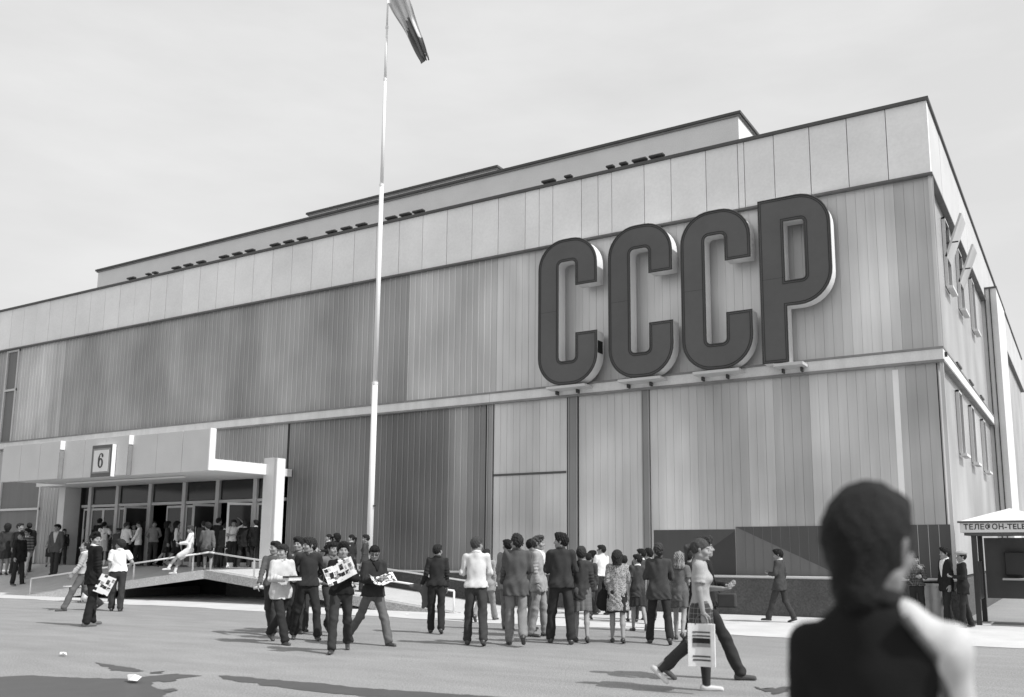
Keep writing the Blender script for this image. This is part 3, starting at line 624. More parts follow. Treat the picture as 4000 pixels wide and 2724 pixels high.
# head template, local origin = neck pivot (0, 0, 0); face looks to -y; crown at z .25
def head_template(h, fem=False):
    s = SDF((-.10, -.135, -.07), (.10, .125, .262), h)
    s.add(s.ell((0, .016, .155), (.077, .096, .096)))
    s.add(s.ell((0, -.030, .085), (.060 if not fem else .056, .066, .072)), .03)
    s.add(s.cone((0, -.030, .055), (0, -.072, .042), .042, .022 if not fem else .018), .03)
    s.add(s.cone((-.05, .01, .06), (-.022, -.055, .035), .022, .018), .025); s.add(s.cone((.05, .01, .06), (.022, -.055, .035), .022, .018), .025)
    s.add(s.cone((-.032, -.074, .150), (.032, -.074, .150), .013, .013), .02)
    s.add(s.cone((0, -.086, .138), (0, -.112, .100), .008, .0125), .012)
    s.add(s.cone((-.012, -.095, .096), (.012, -.095, .096), .009, .009), .01)
    s.add(s.cone((-.016, -.088, .068), (.016, -.088, .068), .0085, .0085), .008); s.add(s.cone((-.013, -.087, .058), (.013, -.087, .058), .0085, .0085), .006)
    s.add(s.ell((-.048, -.062, .098), (.022, .022, .022)), .03); s.add(s.ell((.048, -.062, .098), (.022, .022, .022)), .03)
    for q in (-1, 1):
        s.sub(s.ell((q*.033, -.098, .127), (.017, .016, .012)), .012)
        s.add(s.ell((q*.033, -.078, .127), (.013, .013, .012)), .002)
        s.add(s.cone((q*.079, .002, .092), (q*.086, .014, .130), .010, .016, ((1, 0, 0), 1.8)), .006)
    r = .056 if not fem else .047
    s.add(s.cone((0, .012, -.045), (0, .008, .06), r+.001, r), .02)
    P, Q = s.get()
    c = P[Q].mean(1); mi = np.zeros(len(Q), np.int32)
    ex = np.abs(np.abs(c[:, 0])-.033); fr_ = c[:, 1] < -.055
    mi[fr_ & (ex < .011) & (np.abs(c[:, 2]-.127) < .0065)] = 1
    mi[fr_ & (ex < .019) & (np.abs(c[:, 2]-.150-.002) < .0048)] = 1
    mi[fr_ & (np.abs(c[:, 0]) < .024) & (np.abs(c[:, 2]-.063) < .0085) & (c[:, 1] < -.08)] = 2
    return P, Q, mi
HEADS = {(l, f): head_template({2: .0085, 1: .0065, 0: .005}[l], f) for l in (2, 1, 0) for f in (False, True)}
# hands: origin at the wrist, fingers towards -z, palm looks to +x, thumb towards -y  (right hand; mirrored for the left)
def hand_template(h, grip):
    s = SDF((-.05, -.09, -.20), (.10, .07, .035), h)
    s.add(s.cone((0, 0, .03), (0, 0, -.02), .025, .024, ((1, 0, 0), 1.25)))
    s.add(s.cone((0, 0, -.02), (.004, .002, -.075), .030, .037, ((1, 0, 0), 2.3)), .012)
    for i, (y, L_) in enumerate(((-.030, .068), (-.010, .077), (.010, .071), (.029, .056))):
        a = Vector((.004, y, -.084)); cl = (.35, .8, 1.2) if not grip else (1.0, 2.1, 2.8)
        p = a; r = .0095
        for k, fr_ in enumerate((.45, .32, .23)):
            ang = cl[k]*.55 if not grip else cl[k]*.75; q = p+Vector((math.sin(ang), y*.6*(k == 0), -math.cos(ang)))*L_*fr_
            s.add(s.cone(p, q, r, r-.0008), .003 if k else .006); p = q; r -= .0007
    s.add(s.cone((.004, -.026, -.030), (.018, -.052, -.062), .015, .012), .012); s.add(s.cone((.018, -.052, -.062), (.030 if not grip else .04, -.058 if not grip else -.04, -.092), .0115, .0095), .004)
    return s.get()
HANDS = {(l, g): hand_template({2: .0085, 1: .0065, 0: .005}[l], g) for l in (2, 1, 0) for g in (False, True)}
# hair, in head coordinates
def hair_template(style, h=.0095, sd=0):
    s = SDF((-.15, -.15, -.16), (.15, .22, .32), h); X, Y, Z = s.X, s.Y, s.Z
    r_ = np.random.RandomState(sd); ph = r_.rand(8)*6
    strand = .75*(.0035*np.sin(X*150+Y*60+ph[0]+6*np.sin(Z*20))+.003*np.sin(Y*170+Z*70+ph[1])+.003*np.sin(X*95-Y*80+Z*60+ph[2]))
    def cap(r, c=(0, .016, .155)): return s.ell(c, r)
    keep = lambda z0, k: -(Z-(z0+(-Y)*k))
    if style == 'short':
        s.add(cap((.088, .108, .108))); s.add(s.ell((.012, -.052, .222), (.062, .05, .036)), .03); s.d += strand; s.cut(keep(.117, .86))
    elif style == 'fringe':
        s.add(cap((.090, .108, .110))); s.add(s.ell((0, -.05, .205), (.072, .055, .045)), .03); s.d += strand; s.cut(np.where(Y < -.03, -(Z-.172), keep(.117, .9)))
    elif style == 'swept':
        s.add(cap((.090, .110, .112))); s.add(s.ell((-.02, -.05, .235), (.062, .055, .04)), .03); s.add(s.ell((0, .085, .12), (.06, .035, .06)), .03); s.d += strand*1.6; s.cut(keep(.085, 1.05))
    elif style == 'nape':
        strand = strand*.5+.004*np.sin(X*38+Z*22+ph[4])*np.sin(Y*31+Z*27); s.add(cap((.094, .110, .112))); s.add(s.cone((0, .055, .12), (0, .065, .02), .068, .05), .04); s.add(s.ell((0, -.05, .22), (.065, .055, .04)), .03); s.d += strand*.8; s.cut(keep(.03, 1.6))
    elif style == 'balding':
        s.add(cap((.084, .102, .102), (0, .022, .15))); s.d += strand; s.cut(keep(.135, 1.35))
    elif style == 'curly':
        s.add(cap((.098, .118, .116))); s.add(s.ell((0, -.05, .235), (.07, .055, .045)), .03)
        s.d += .009*np.sin(X*120+ph[3])*np.sin(Y*115+ph[4])*np.sin(Z*118+ph[5])*.9; s.cut(keep(.105, .9))
    elif style == 'bob':
        s.add(cap((.100, .118, .118))); s.add(s.cone((0, .045, .12), (0, .05, .015), .098, .088), .04); s.add(s.ell((0, -.05, .21), (.075, .05, .045)), .03)
        s.d += strand*1.4; s.cut(-np.where(Y < -.035, Z-np.where(np.abs(X) < .066, .168, .05), Z-.0+.02))
    elif style == 'bouffant':
        s.add(cap((.108, .125, .125), (0, .025, .165))); s.add(s.cone((0, .06, .10), (0, .065, .03), .085, .065), .04); s.add(s.ell((0, -.04, .235), (.078, .06, .05)), .03)
        s.d += .008*np.sin(X*85+ph[3])*np.sin(Y*90+ph[4])+strand*1.4; s.cut(-np.where(Y < -.03, Z-np.where(np.abs(X) < .064, .178, .06), Z-.0))
    elif style == 'flip':
        s.add(cap((.098, .115, .116))); s.add(s.cone((0, .04, .12), (0, .05, .0), .100, .104), .04); s.add(s.cone((0, .04, -.02), (0, .045, -.07), .108, .085), .03); s.add(s.ell((0, -.05, .21), (.075, .05, .045)), .03)
        s.d += strand*2.6+.006*np.sin(X*70+ph[6]); s.cut(-np.where(Y < -.035, Z-np.where(np.abs(X) < .06, .17, .02), Z+.075))
    elif style == 'ponytail':
        s.add(cap((.086, .105, .106))); s.d += strand*.7; s.cut(keep(.117, .80)); s.add(s.cone((0, .105, .165), (0, .155, .13), .024, .034), .02); s.add(s.cone((0, .155, .13), (0, .15, -.03), .034, .016), .02)
    P, Q = s.get(); me = np_mesh('hair', P, Q); return me
HAIR = {}
def hair_mesh(style, shade, fine=False):
    k = (style, shade, fine)
    if k not in HAIR:
        me = hair_template(style, .0065 if fine else .0095, len(HAIR))
        me.materials.append(mat('hair_%g' % shade, shade*.8, .65, var=.3, scale=38, stretch=(1, 1, .2), world=False, spec=.25, bump=.8, bscale=110)); HAIR[k] = me
    return HAIR[k]
def shoe_mesh(m, heel=False):
    k = ('shoe', m.name, heel)
    if k not in HAIR:
        s = SDF((-.07, -.23, -.095), (.07, .11, .05), .012)
        s.add(s.cone((0, .035, -.055), (0, -.155, -.068), .040, .034, ((0, 0, 1), 1.15))); s.add(s.cone((0, .02, -.05), (0, .01, -.005 if not heel else -.04), .042, .036), .02)
        s.add(s.cone((0, .04, -.084), (0, -.16, -.086), .036, .033, ((0, 0, 1), 3.)), .004)
        s.cut(-(s.Z+.088))
        P, Q = s.get(); me = np_mesh('shoe', P, Q); me.materials.append(m); HAIR[k] = me
    return HAIR[k]
ARMS = {  # upper arm and forearm directions (outwards, forwards, up)
 'down': ((.13, .0, -1), (.04, .16, -1)), 'fwd': ((.12, .35, -1), (.02, .65, -1)), 'back': ((.14, -.4, -1), (.05, -.12, -1)),
 'hold': ((.20, .12, -1), (-.55, .85, .02)), 'holdup': ((.22, .10, -1), (-.45, .75, .25)), 'holdlow': ((.25, .2, -1), (-.45, .8, -.35)), 'behind': ((.32, -.35, -1), (-.75, -.38, -.55)),
 'head': ((.75, .35, .45), (-.75, -.1, .75)), 'mouth': ((.15, .35, -1), (-.42, .45, .9)), 'cross': ((.22, .2, -1), (-.9, .5, .12)), 'hip': ((.5, -.15, -1), (-.42, .5, -.8)),
 'rail': ((.2, -.15, -1), (.12, -.2, -1)), 'lap': ((.12, .35, -1), (-.35, .9, -.1)), 'pocket': ((.28, -.10, -1), (-.12, .30, -1)), 'carry': ((.16, -.1, -1), (-.1, .75, -.5))}
def nrm(v): v = np.array(v, float); return v/np.linalg.norm(v)
def rotx(a): c, s = math.cos(a), math.sin(a); return np.array([[1, 0, 0], [0, c, -s], [0, s, c]])
def rotz(a): c, s = math.cos(a), math.sin(a); return np.array([[c, -s, 0], [s, c, 0], [0, 0, 1]])
def person(label, pos, H, face, head=0., hpitch=0., top='sweater', tm=None, bottom='trousers', bmtl=None, hair='short', hs=.02, armL='down', armR='down', legs=((8, 6), (-8, 6)),
           fem=False, white_arm=False, shw=None, drop_sh=0., hsc=1., lean=0., collar=None, shirt=None, sleeve=1., lod=1, seated=False, lift=0., heavy=1., group='people outside the pavilion', shoe=None, glasses=False, cap=None, skin=1., splay=.0, tie=False, piping=None, sock=None):
    tm = tm or G(.06); bmtl = bmtl or G(.04); h = {0: .013, 1: .019, 2: .025}[lod]
    root = empty('person', pos, 0, label, 'person', group)
    # facing: 0 looks at the camera, 90 to the right of the picture, 180 away
    c = np.array([CP.x-pos[0], CP.y-pos[1]]); c /= np.linalg.norm(c); v = -c; r = np.array([v[1], -v[0]]); a = math.radians(face)
    fv = math.cos(a)*c+math.sin(a)*r; root.rotation_euler = (0, 0, math.atan2(fv[0], -fv[1])); sc_ = H/1.75; root.scale = (sc_*(1+.5*(heavy-1)), sc_*(1+.5*(heavy-1)), sc_)
    sh = shw or (.166 if not fem else .146); hw = .088 if not fem else .085; L1_, L2_ = .44, .41
    # legs relative to the hips
    def leg(side, th, kn):
        t = math.radians(th); k = math.radians(th-kn); sp_ = splay+.02
        d1 = nrm((side*sp_, -math.sin(t), -math.cos(t))); d2 = nrm((side*sp_*.5, -math.sin(k), -math.cos(k)))
        hp = np.array([side*hw, 0, 0.]); kp = hp+d1*L1_; ap = kp+d2*L2_; return hp, kp, ap, k
    LG = [leg(1, *legs[0]), leg(-1, *legs[1])]
    fp = []
    for hp, kp, ap, k in LG:
        pit = max(0, -math.degrees(k)-6)*.9 if not seated else 0.; pit = min(pit, 55); fp.append(math.radians(pit))
    lows = [ap[2]-(.087*math.cos(p)+.16*math.sin(p)) for (hp, kp, ap, k), p in zip(LG, fp)]
    pz = -min(lows)+lift; pel = np.array([0, 0, pz])
    LG = [(hp+pel, kp+pel, ap+pel, k) for hp, kp, ap, k in LG]
    Rl = rotx(math.radians(lean)); T = lambda x, y, z: pel+Rl @ np.array([x, y, z])     # torso frame, z 0 at the hips
    fl = (Rl @ np.array([0, 1., 0]), 1.55)
    shz = .50
    AR = []
    for side, pose in ((1, armL), (-1, armR)):
        u, f_ = ARMS[pose] if isinstance(pose, str) else pose
        cv = lambda q: Rl @ nrm((side*q[0], -q[1], q[2])); S_ = T(side*sh, 0, shz-.015-drop_sh); E_ = S_+cv(u)*.275; W_ = E_+cv(f_)*.245; AR.append((S_, E_, W_, side))
    allp = np.array([q for L in LG for q in L[:3]]+[q for A_ in AR for q in A_[:3]]+[T(0, 0, .62), T(0, 0, -.1)])
    lo = allp.min(0)-[.2, .24, .13]; hi = allp.max(0)+[.2, .24, .1]
    # ---- body
    s = SDF(lo, [hi[0], hi[1], hi[2]], .024 if lod else .014)
    kk = .94*min(1., heavy)
    s.add(s.cone(T(0, 0, .06), T(0, 0, .36), .135*kk, .145*kk, fl)); s.add(s.cone(T(-sh+.05, 0, shz-.03-drop_sh), T(sh-.05, 0, shz-.03-drop_sh), .055, .055), .05)
    s.add(s.cone(T(-.05, 0, .0), T(.05, 0, .0), .11*kk, .11*kk, fl), .04); s.add(s.cone(T(0, .01, .44), T(0, .0, .575), .056, .05), .03)
    for hp, kp, ap, k in LG: s.add(s.cone(hp, kp, .076, .05), .03); s.add(s.cone(kp, kp+(ap-kp)*.4, .05, .052), .02); s.add(s.cone(kp+(ap-kp)*.4, ap, .05, .034), .02)
    for S_, E_, W_, side in AR: s.add(s.cone(S_, E_, .045, .038), .03); s.add(s.cone(E_, W_, .039, .026), .015)
    P, Q = s.get(); Ps = [P]; Qs = [Q]; Ms = [np.zeros(len(Q), np.int32)]; off = len(P)
    hr = math.radians((head-face+180) % 360-180) if head is not None else 0.; hr = max(-1.35, min(1.35, hr))
    hl = lod if lod in (0, 1, 2) else 1
    Hp, Hq, Hm = HEADS[(hl, fem)]; HR = rotz(hr) @ rotx(math.radians(hpitch)); piv = T(0, .006, .545)
    HR = HR*hsc; Ps.append(Hp @ HR.T+piv); Qs.append(Hq+off); Ms.append(Hm); off += len(Hp)
    gp = {'hold', 'holdup', 'holdlow', 'carry', 'cross', 'mouth', 'rail', 'lap', 'grip'}
    wr = {}
    for (S_, E_, W_, side), pose in zip(AR, (armL, armR)):
        hp_, hq_ = HANDS[(hl, isinstance(pose, str) and pose in gp)]; z = nrm(E_-W_); x = nrm(np.array([-side, 0, 0])-z*(-side*z[0])) if abs(z[0]) < .9 else nrm(np.cross(np.array([0, 0, 1.]), z))
        if isinstance(pose, str) and pose in ('hold', 'holdup', 'holdlow', 'lap'): x = nrm(np.array([0, 0, 1.])-z*z[2])
        yv = np.cross(z, x)
        m_ = hp_*[1, 1, 1]; q_ = hq_
        if (np.dot(yv, [0, 1, 0]) < 0) and not (isinstance(pose, str) and pose in ('hold', 'holdup', 'lap', 'holdlow')): m_ = m_*[1, -1, 1]; q_ = hq_[:, ::-1]
        elif isinstance(pose, str) and pose in ('hold', 'holdup', 'lap', 'holdlow') and side > 0: m_ = m_*[1, -1, 1]; q_ = hq_[:, ::-1]
        R_ = np.stack([x, yv, z], 1); Ps.append(m_ @ R_.T+W_); Qs.append(q_+off); Ms.append(np.zeros(len(q_), np.int32)); off += len(m_); wr[side] = W_-z*.09
    me = np_mesh('body', np.concatenate(Ps), np.concatenate(Qs)); sk = M['skin'] if skin == 1. else mat('skin_%g' % skin, .34*skin, .6, var=.05, scale=12, world=False)
    body = link('body', me, [sk, M['skin_dark'], M['lips']], root); me.polygons.foreach_set('material_index', np.concatenate(Ms).astype(np.int32))
    Hmat = Matrix([list(HR[i])+[piv[i]] for i in range(3)]+[[0, 0, 0, 1]])
    if hair:
        o = link('hair', hair_mesh(hair, hs, lod == 0), None, root); o.matrix_local = Hmat
    if cap:
        q = SDF((-.17, -.2, .10), (.17, .17, .32), .012)
        if cap == 'beret': q.add(q.ell((.01, .02, .225), (.125, .135, .038))); q.add(q.ell((0, .016, .19), (.096, .112, .05)), .02); q.cut(-(q.Z-.165+q.Y*.25))
        else: q.add(q.ell((0, .0, .215), (.115, .14, .05))); q.add(q.ell((0, -.125, .185), (.075, .05, .012)), .02); q.cut(-(q.Z-.168))
        P, Q = q.get(); o = link('cap', np_mesh('cap', P, Q), G(.03) if cap == 'beret' else G(.3), root); o.matrix_local = Hmat
    if glasses:
        q = MB()
        for sd in (-1, 1): q.box(sd*.033-.024, sd*.033+.024, -.108, -.104, .112, .143); q.box(sd*.072-.004, sd*.078, -.105, .0, .132, .140)
        q.box(-.01, .01, -.108, -.105, .128, .136); o = q.build('glasses', M['skin_dark'], root); o.matrix_local = Hmat
    # ---- trousers / skirt
    drop = .41
    wn = lambda g_, amp, ph: amp*(.8*np.sin(g_.X*48+g_.Z*9*math.cos(ph)+ph)*np.sin(g_.Z*7+g_.Y*11+ph)+np.sin(g_.Z*21+g_.X*18*math.sin(ph)+ph)*np.sin(g_.X*17-g_.Y*21+ph*2)+.5*np.sin(g_.Z*33*math.cos(ph)-g_.X*27+g_.Y*19+ph*3)*np.sin(g_.Z*13+ph))
    ph = rnd.random()*6
    gl = [lo[0], lo[1], -.0]
    if bottom == 'trousers':
        tops = max(hp[2] for hp, _, _, _ in LG)+.16; fth = min(T(0, 0, .12)[1], lo[1]+.05)
        s = SDF([lo[0], lo[1], lo[2]+.04], [hi[0], hi[1], tops], h)
        s.add(s.cone(T(0, 0, .12), T(0, 0, -.01), .118*heavy, .136*heavy, fl))
        for (hp, kp, ap, k), p in zip(LG, fp):
            g_ = s.cone(hp+[0, 0, -.02], kp, .091*heavy, .071); g2 = s.cone(kp, ap+[0, 0, .0], .070, .071)
            d2 = nrm(ap-kp); g3 = smin(g_, g2, .03)
            kn = np.exp(-((s.X-kp[0])**2+(s.Y-kp[1])**2+(s.Z-kp[2])**2)/.012); ak = np.exp(-((s.X-ap[0])**2+(s.Y-ap[1])**2+(s.Z-ap[2])**2)/.015)
            g3 = g3+.006*(kn+ak)*np.sin((s.Z-kp[2])*60+s.X*35+ph)
            g3 = np.maximum(g3, s.plane(ap+d2*.055, d2)); s.add(g3, .022)
        s.d = s.d+wn(s, .006, ph)
        s.cut(s.plane(T(0, 0, .15), Rl @ np.array([0, 0, 1.])))
        P, Q = s.get(); link('trousers', np_mesh('trousers', P, Q), bmtl, root)
    elif bottom in ('skirt', 'miniskirt'):
        s = SDF([lo[0]-.05, lo[1]-.05, .3], [hi[0]+.05, hi[1]+.05, T(0, 0, .2)[2]+.05], h)
        if seated:
            for hp, kp, ap, k in LG: s.add(s.cone(hp, hp+(kp-hp)*.82, .115, .085), .06)
            s.add(s.cone(T(0, 0, .12), T(0, 0, .0), .12, .15, fl), .05)
        else:
            drop = .33 if bottom == 'miniskirt' else .41
            s.add(s.cone(T(0, 0, .13), T(0, 0, 0), .115, .155, fl)); s.add(s.cone(T(0, 0, 0), np.array([0, -.0, pz-drop]), .155, .190, ((0, 1, 0), 1.3)), .05)
            for hp, kp, ap, k in LG: s.add(s.cone(hp, hp+(kp-hp)*1.0, .09, .078), .06)
            s.d += .012*np.sin(np.arctan2(s.Y, s.X)*9+ph)*np.clip((pz-s.Z)/.4, 0, 1); s.cut(pz-drop+.03-s.Z+.015*np.sin(s.X*12+ph))
        s.cut(s.plane(T(0, 0, .15), Rl @ np.array([0, 0, 1.])))
        P, Q = s.get(); link('skirt', np_mesh('skirt', P, Q), bmtl, root)
    # ---- shoes
    sm_ = shoe or M['shoe']
    for (hp, kp, ap, k), p in zip(LG, fp):
        o = link('shoe', shoe_mesh(sm_, fem), None, root); sd = 1 if hp[0] > 0 else -1
        o.matrix_local = Matrix.Translation(Vector(ap)) @ Matrix.Rotation(sd*.12, 4, 'Z') @ Matrix.Rotation(p, 4, 'X')
        if sock:
            q = MB().tube(ap+[0, 0, -.03], ap+(kp-ap)*(.3 if sock == 'short' else .55), .044, .062 if sock != 'short' else .05, 14, False)
            if sock != 'short': q.tube(ap+(kp-ap)*.55, kp+[0, 0, .02], .062, .066, 14, False)
            q.build('sock', G(.7) if sock != 'dark' else M['sock'], root, smooth=True)
    # ---- upper garment
    hem, loose, flare = {'sweater': (-.02, .0, .0), 'shirt': (.02, .004, .0), 'overshirt': (-.12, .014, .012), 'jacket': (-.17, .016, .014), 'coat': (-.34, .022, .035), 'blouse': (.05, .0, 0), 'short_jacket': (-.06, .02, .0), 'long_coat': (-.42, .028, .02)}[top]
    s = SDF([lo[0], lo[1], max(0., T(0, 0, hem)[2]-.1 if not seated else T(0, 0, max(hem, -.08))[2]-.1)], [hi[0], hi[1], hi[2]], h)
    if seated: hem = max(hem, -.06)
    tk = (.155 if not fem else .140)*heavy+loose; up = Rl @ np.array([0, 0, 1.])
    s.add(s.cone(T(0, 0, .06), T(0, .0, .36), tk-.008, tk+.002, fl))
    for q_ in (-1, 1): s.add(s.cone(T(q_*.03, .012, shz+.005), T(q_*(sh-.02), 0, shz-.035-drop_sh), .062+loose*.3, .056+loose*.4), .05)
    if fem: s.add(s.cone(T(-.06, -.075, .335), T(.06, -.075, .335), .055, .055), .05)
    s.add(s.cone(T(0, 0, .06), T(0, 0, hem), tk-.006, tk+.012+flare, fl), .05); s.add(s.cone(T(0, .01, .45), T(0, .010, .545), .068, .060), .03)
    if hem < .06 and not seated:
        if bottom == 'trousers':
            for hp, kp, ap, k in LG: s.add(s.cone(hp+[0, 0, -.0], kp, .094*heavy+.016+loose*.5, .09), .05)
        else:
            drop = .33 if bottom == 'miniskirt' else .41; s.add(s.cone(T(0, 0, 0), np.array([0, -.0, pz-drop]), .160+loose*.4, .200, ((0, 1, 0), 1.28)), .03)
    s.cut(s.plane(T(0, 0, .548), nrm(Rl @ np.array([0, -.35, 1.]))))
    s.cut(-s.plane(T(0, 0, hem), up))
    fit = np.zeros_like(s.d)
    for S_, E_, W_, side in AR:
        if sleeve > .6: e = E_+(W_-E_)*(min(1, sleeve)-.02); a1 = s.cone(S_, E_, .056+loose*.5, .050+loose*.4); a2 = s.cone(E_, e, .050+loose*.4, .042+loose*.5)
        else: e = S_+(E_-S_)*.72; a1 = s.cone(S_, e, .060+loose*.5, .062+loose*.4); a2 = a1
        d_ = nrm(W_-E_) if sleeve > .6 else nrm(E_-S_); g_ = smin(a1, a2, .02)
        if white_arm and side == white_arm[0]: arm_keep = (S_, E_, W_, e); continue
        el = np.exp(-((s.X-E_[0])**2+(s.Y-E_[1])**2+(s.Z-E_[2])**2)/.02); g_ = g_+.008*el*np.sin(((s.X-E_[0])*d_[0]+(s.Y-E_[1])*d_[1]+(s.Z-E_[2])*d_[2])*110+ph)
        lim = s.plane(e, d_); near = (s.X-e[0])**2+(s.Y-e[1])**2+(s.Z-e[2])**2 < .03
        g_ = np.where(near, np.maximum(g_, lim), g_); s.add(g_, .02)
    s.d = s.d+wn(s, .0075 if top not in ('sweater',) else .005, ph+1)+.004*np.sin(s.X*55+8*np.sin(s.Z*9+ph)+s.Y*30)*np.clip((T(0, 0, .32)[2]-s.Z)*6, 0, 1)
    P, Q = s.get(); nm = {'jacket': 'jacket', 'coat': 'coat', 'long_coat': 'coat', 'short_jacket': 'jacket', 'sweater': 'sweater', 'shirt': 'shirt', 'overshirt': 'shirt', 'blouse': 'blouse'}[top]
    link(nm, np_mesh(nm, P, Q), tm, root)
    if white_arm:
        S_, E_, W_, e = arm_keep; s = SDF(np.minimum(np.minimum(S_, E_), W_)-.16, np.maximum(np.maximum(S_, E_), W_)+.2, h)
        s.add(s.cone(T(white_arm[0]*.065, .02, shz+.035), S_+[-.0, 0, .0], .026, .062)); s.add(s.cone(S_, E_, .064, .058), .03); s.add(s.cone(E_, e, .058, .05), .02)
        s.d = s.d+wn(s, .006, ph)+.007*np.sin((s.X-S_[0])*48+s.Z*14); P, Q = s.get(); link('shirt_sleeve', np_mesh('shirt_sleeve', P, Q), white_arm[1], root)
        q = MB(); wp = [T(white_arm[0]*.085, .075, shz+.02), S_*.45+T(white_arm[0]*.075, .02, shz+.02)*.55+[0, .062, .0], S_+[0, .062, -.01], S_*.5+E_*.5+[0, .062, 0], E_+[0, .058, 0]]
        for q0, q1 in zip(wp, wp[1:]): q.tube(q0, q1, .011, n=8)
        q.build('strap', G(.12), root, smooth=True)
    if shirt is not None:       # shirt showing in the open front
        q = SDF(T(0, 0, 0)-[.12, .26, -.12 if top in ('jacket', 'coat') else -.30], T(0, 0, .6)+[.12, .02, 0], .012)
        d_ = smin(smin(q.cone(T(0, 0, .06), T(0, 0, .37), tk+.003, tk+.020, fl), q.cone(T(-sh+.045, 0, shz-.035), T(sh-.045, 0, shz-.035), .074, .074), .06), q.cone(T(0, .01, .45), T(0, .008, .53), .072, .066), .035)
        z0_ = .14 if top in ('jacket', 'coat') else .36; xx = (q.X-T(0, 0, 0)[0]); zz = (q.Z-T(0, 0, z0_)[2])
        q.d = np.maximum(np.maximum(d_, np.abs(xx)-.012-zz*(.20 if z0_ < .3 else .42)), np.maximum(q.Y-T(0, -.03, .3)[1], q.Z-T(0, 0, .525)[2])); q.d = np.maximum(q.d, -zz)
        P, Q = q.get()
        if len(Q): link('shirt_front', np_mesh('shirt_front', P, Q), shirt, root)
        if tie:
            MB().prism([(-.02, .20), (.02, .20), (.03, .22), (.016, .47), (-.016, .47), (-.03, .22)], -.142*heavy-.04, -.142*heavy-.03).build('tie', G(.03), root).location = (0, 0, pz)
    if collar is not None:
        q = SDF((-.11, -.12, .47), (.11, .12, .60), .0095); rr = np.sqrt(q.X**2+(q.Y-.010)**2); zc = 0
        q.d = np.maximum(np.abs(rr-(.068+.02*np.clip((.56-q.Z)/.05, -1, 1)*.6))-.009, np.abs(q.Z-(.546+q.Y*.30))-.022); q.d = np.maximum(q.d, .012-np.abs(q.X)-(.06+q.Y)*2.)
        P, Q = q.get(); P = P @ Rl.T+pel
        if len(Q): link('collar', np_mesh('collar', P, Q), collar, root)
    root['_w'] = 1; del root['_w']
    MW = Matrix.Translation(Vector(pos)) @ Matrix.Rotation(root.rotation_euler.z, 4, 'Z') @ Matrix.Diagonal((root.scale.x, root.scale.y, root.scale.z, 1))
    return dict(root=root, MW=MW, wr={1: MW @ Vector(wr[1]), -1: MW @ Vector(wr[-1])}, T=lambda x, y, z: MW @ Vector(T(x, y, z)), rz=root.rotation_euler.z, piv=piv, Hmat=Hmat)
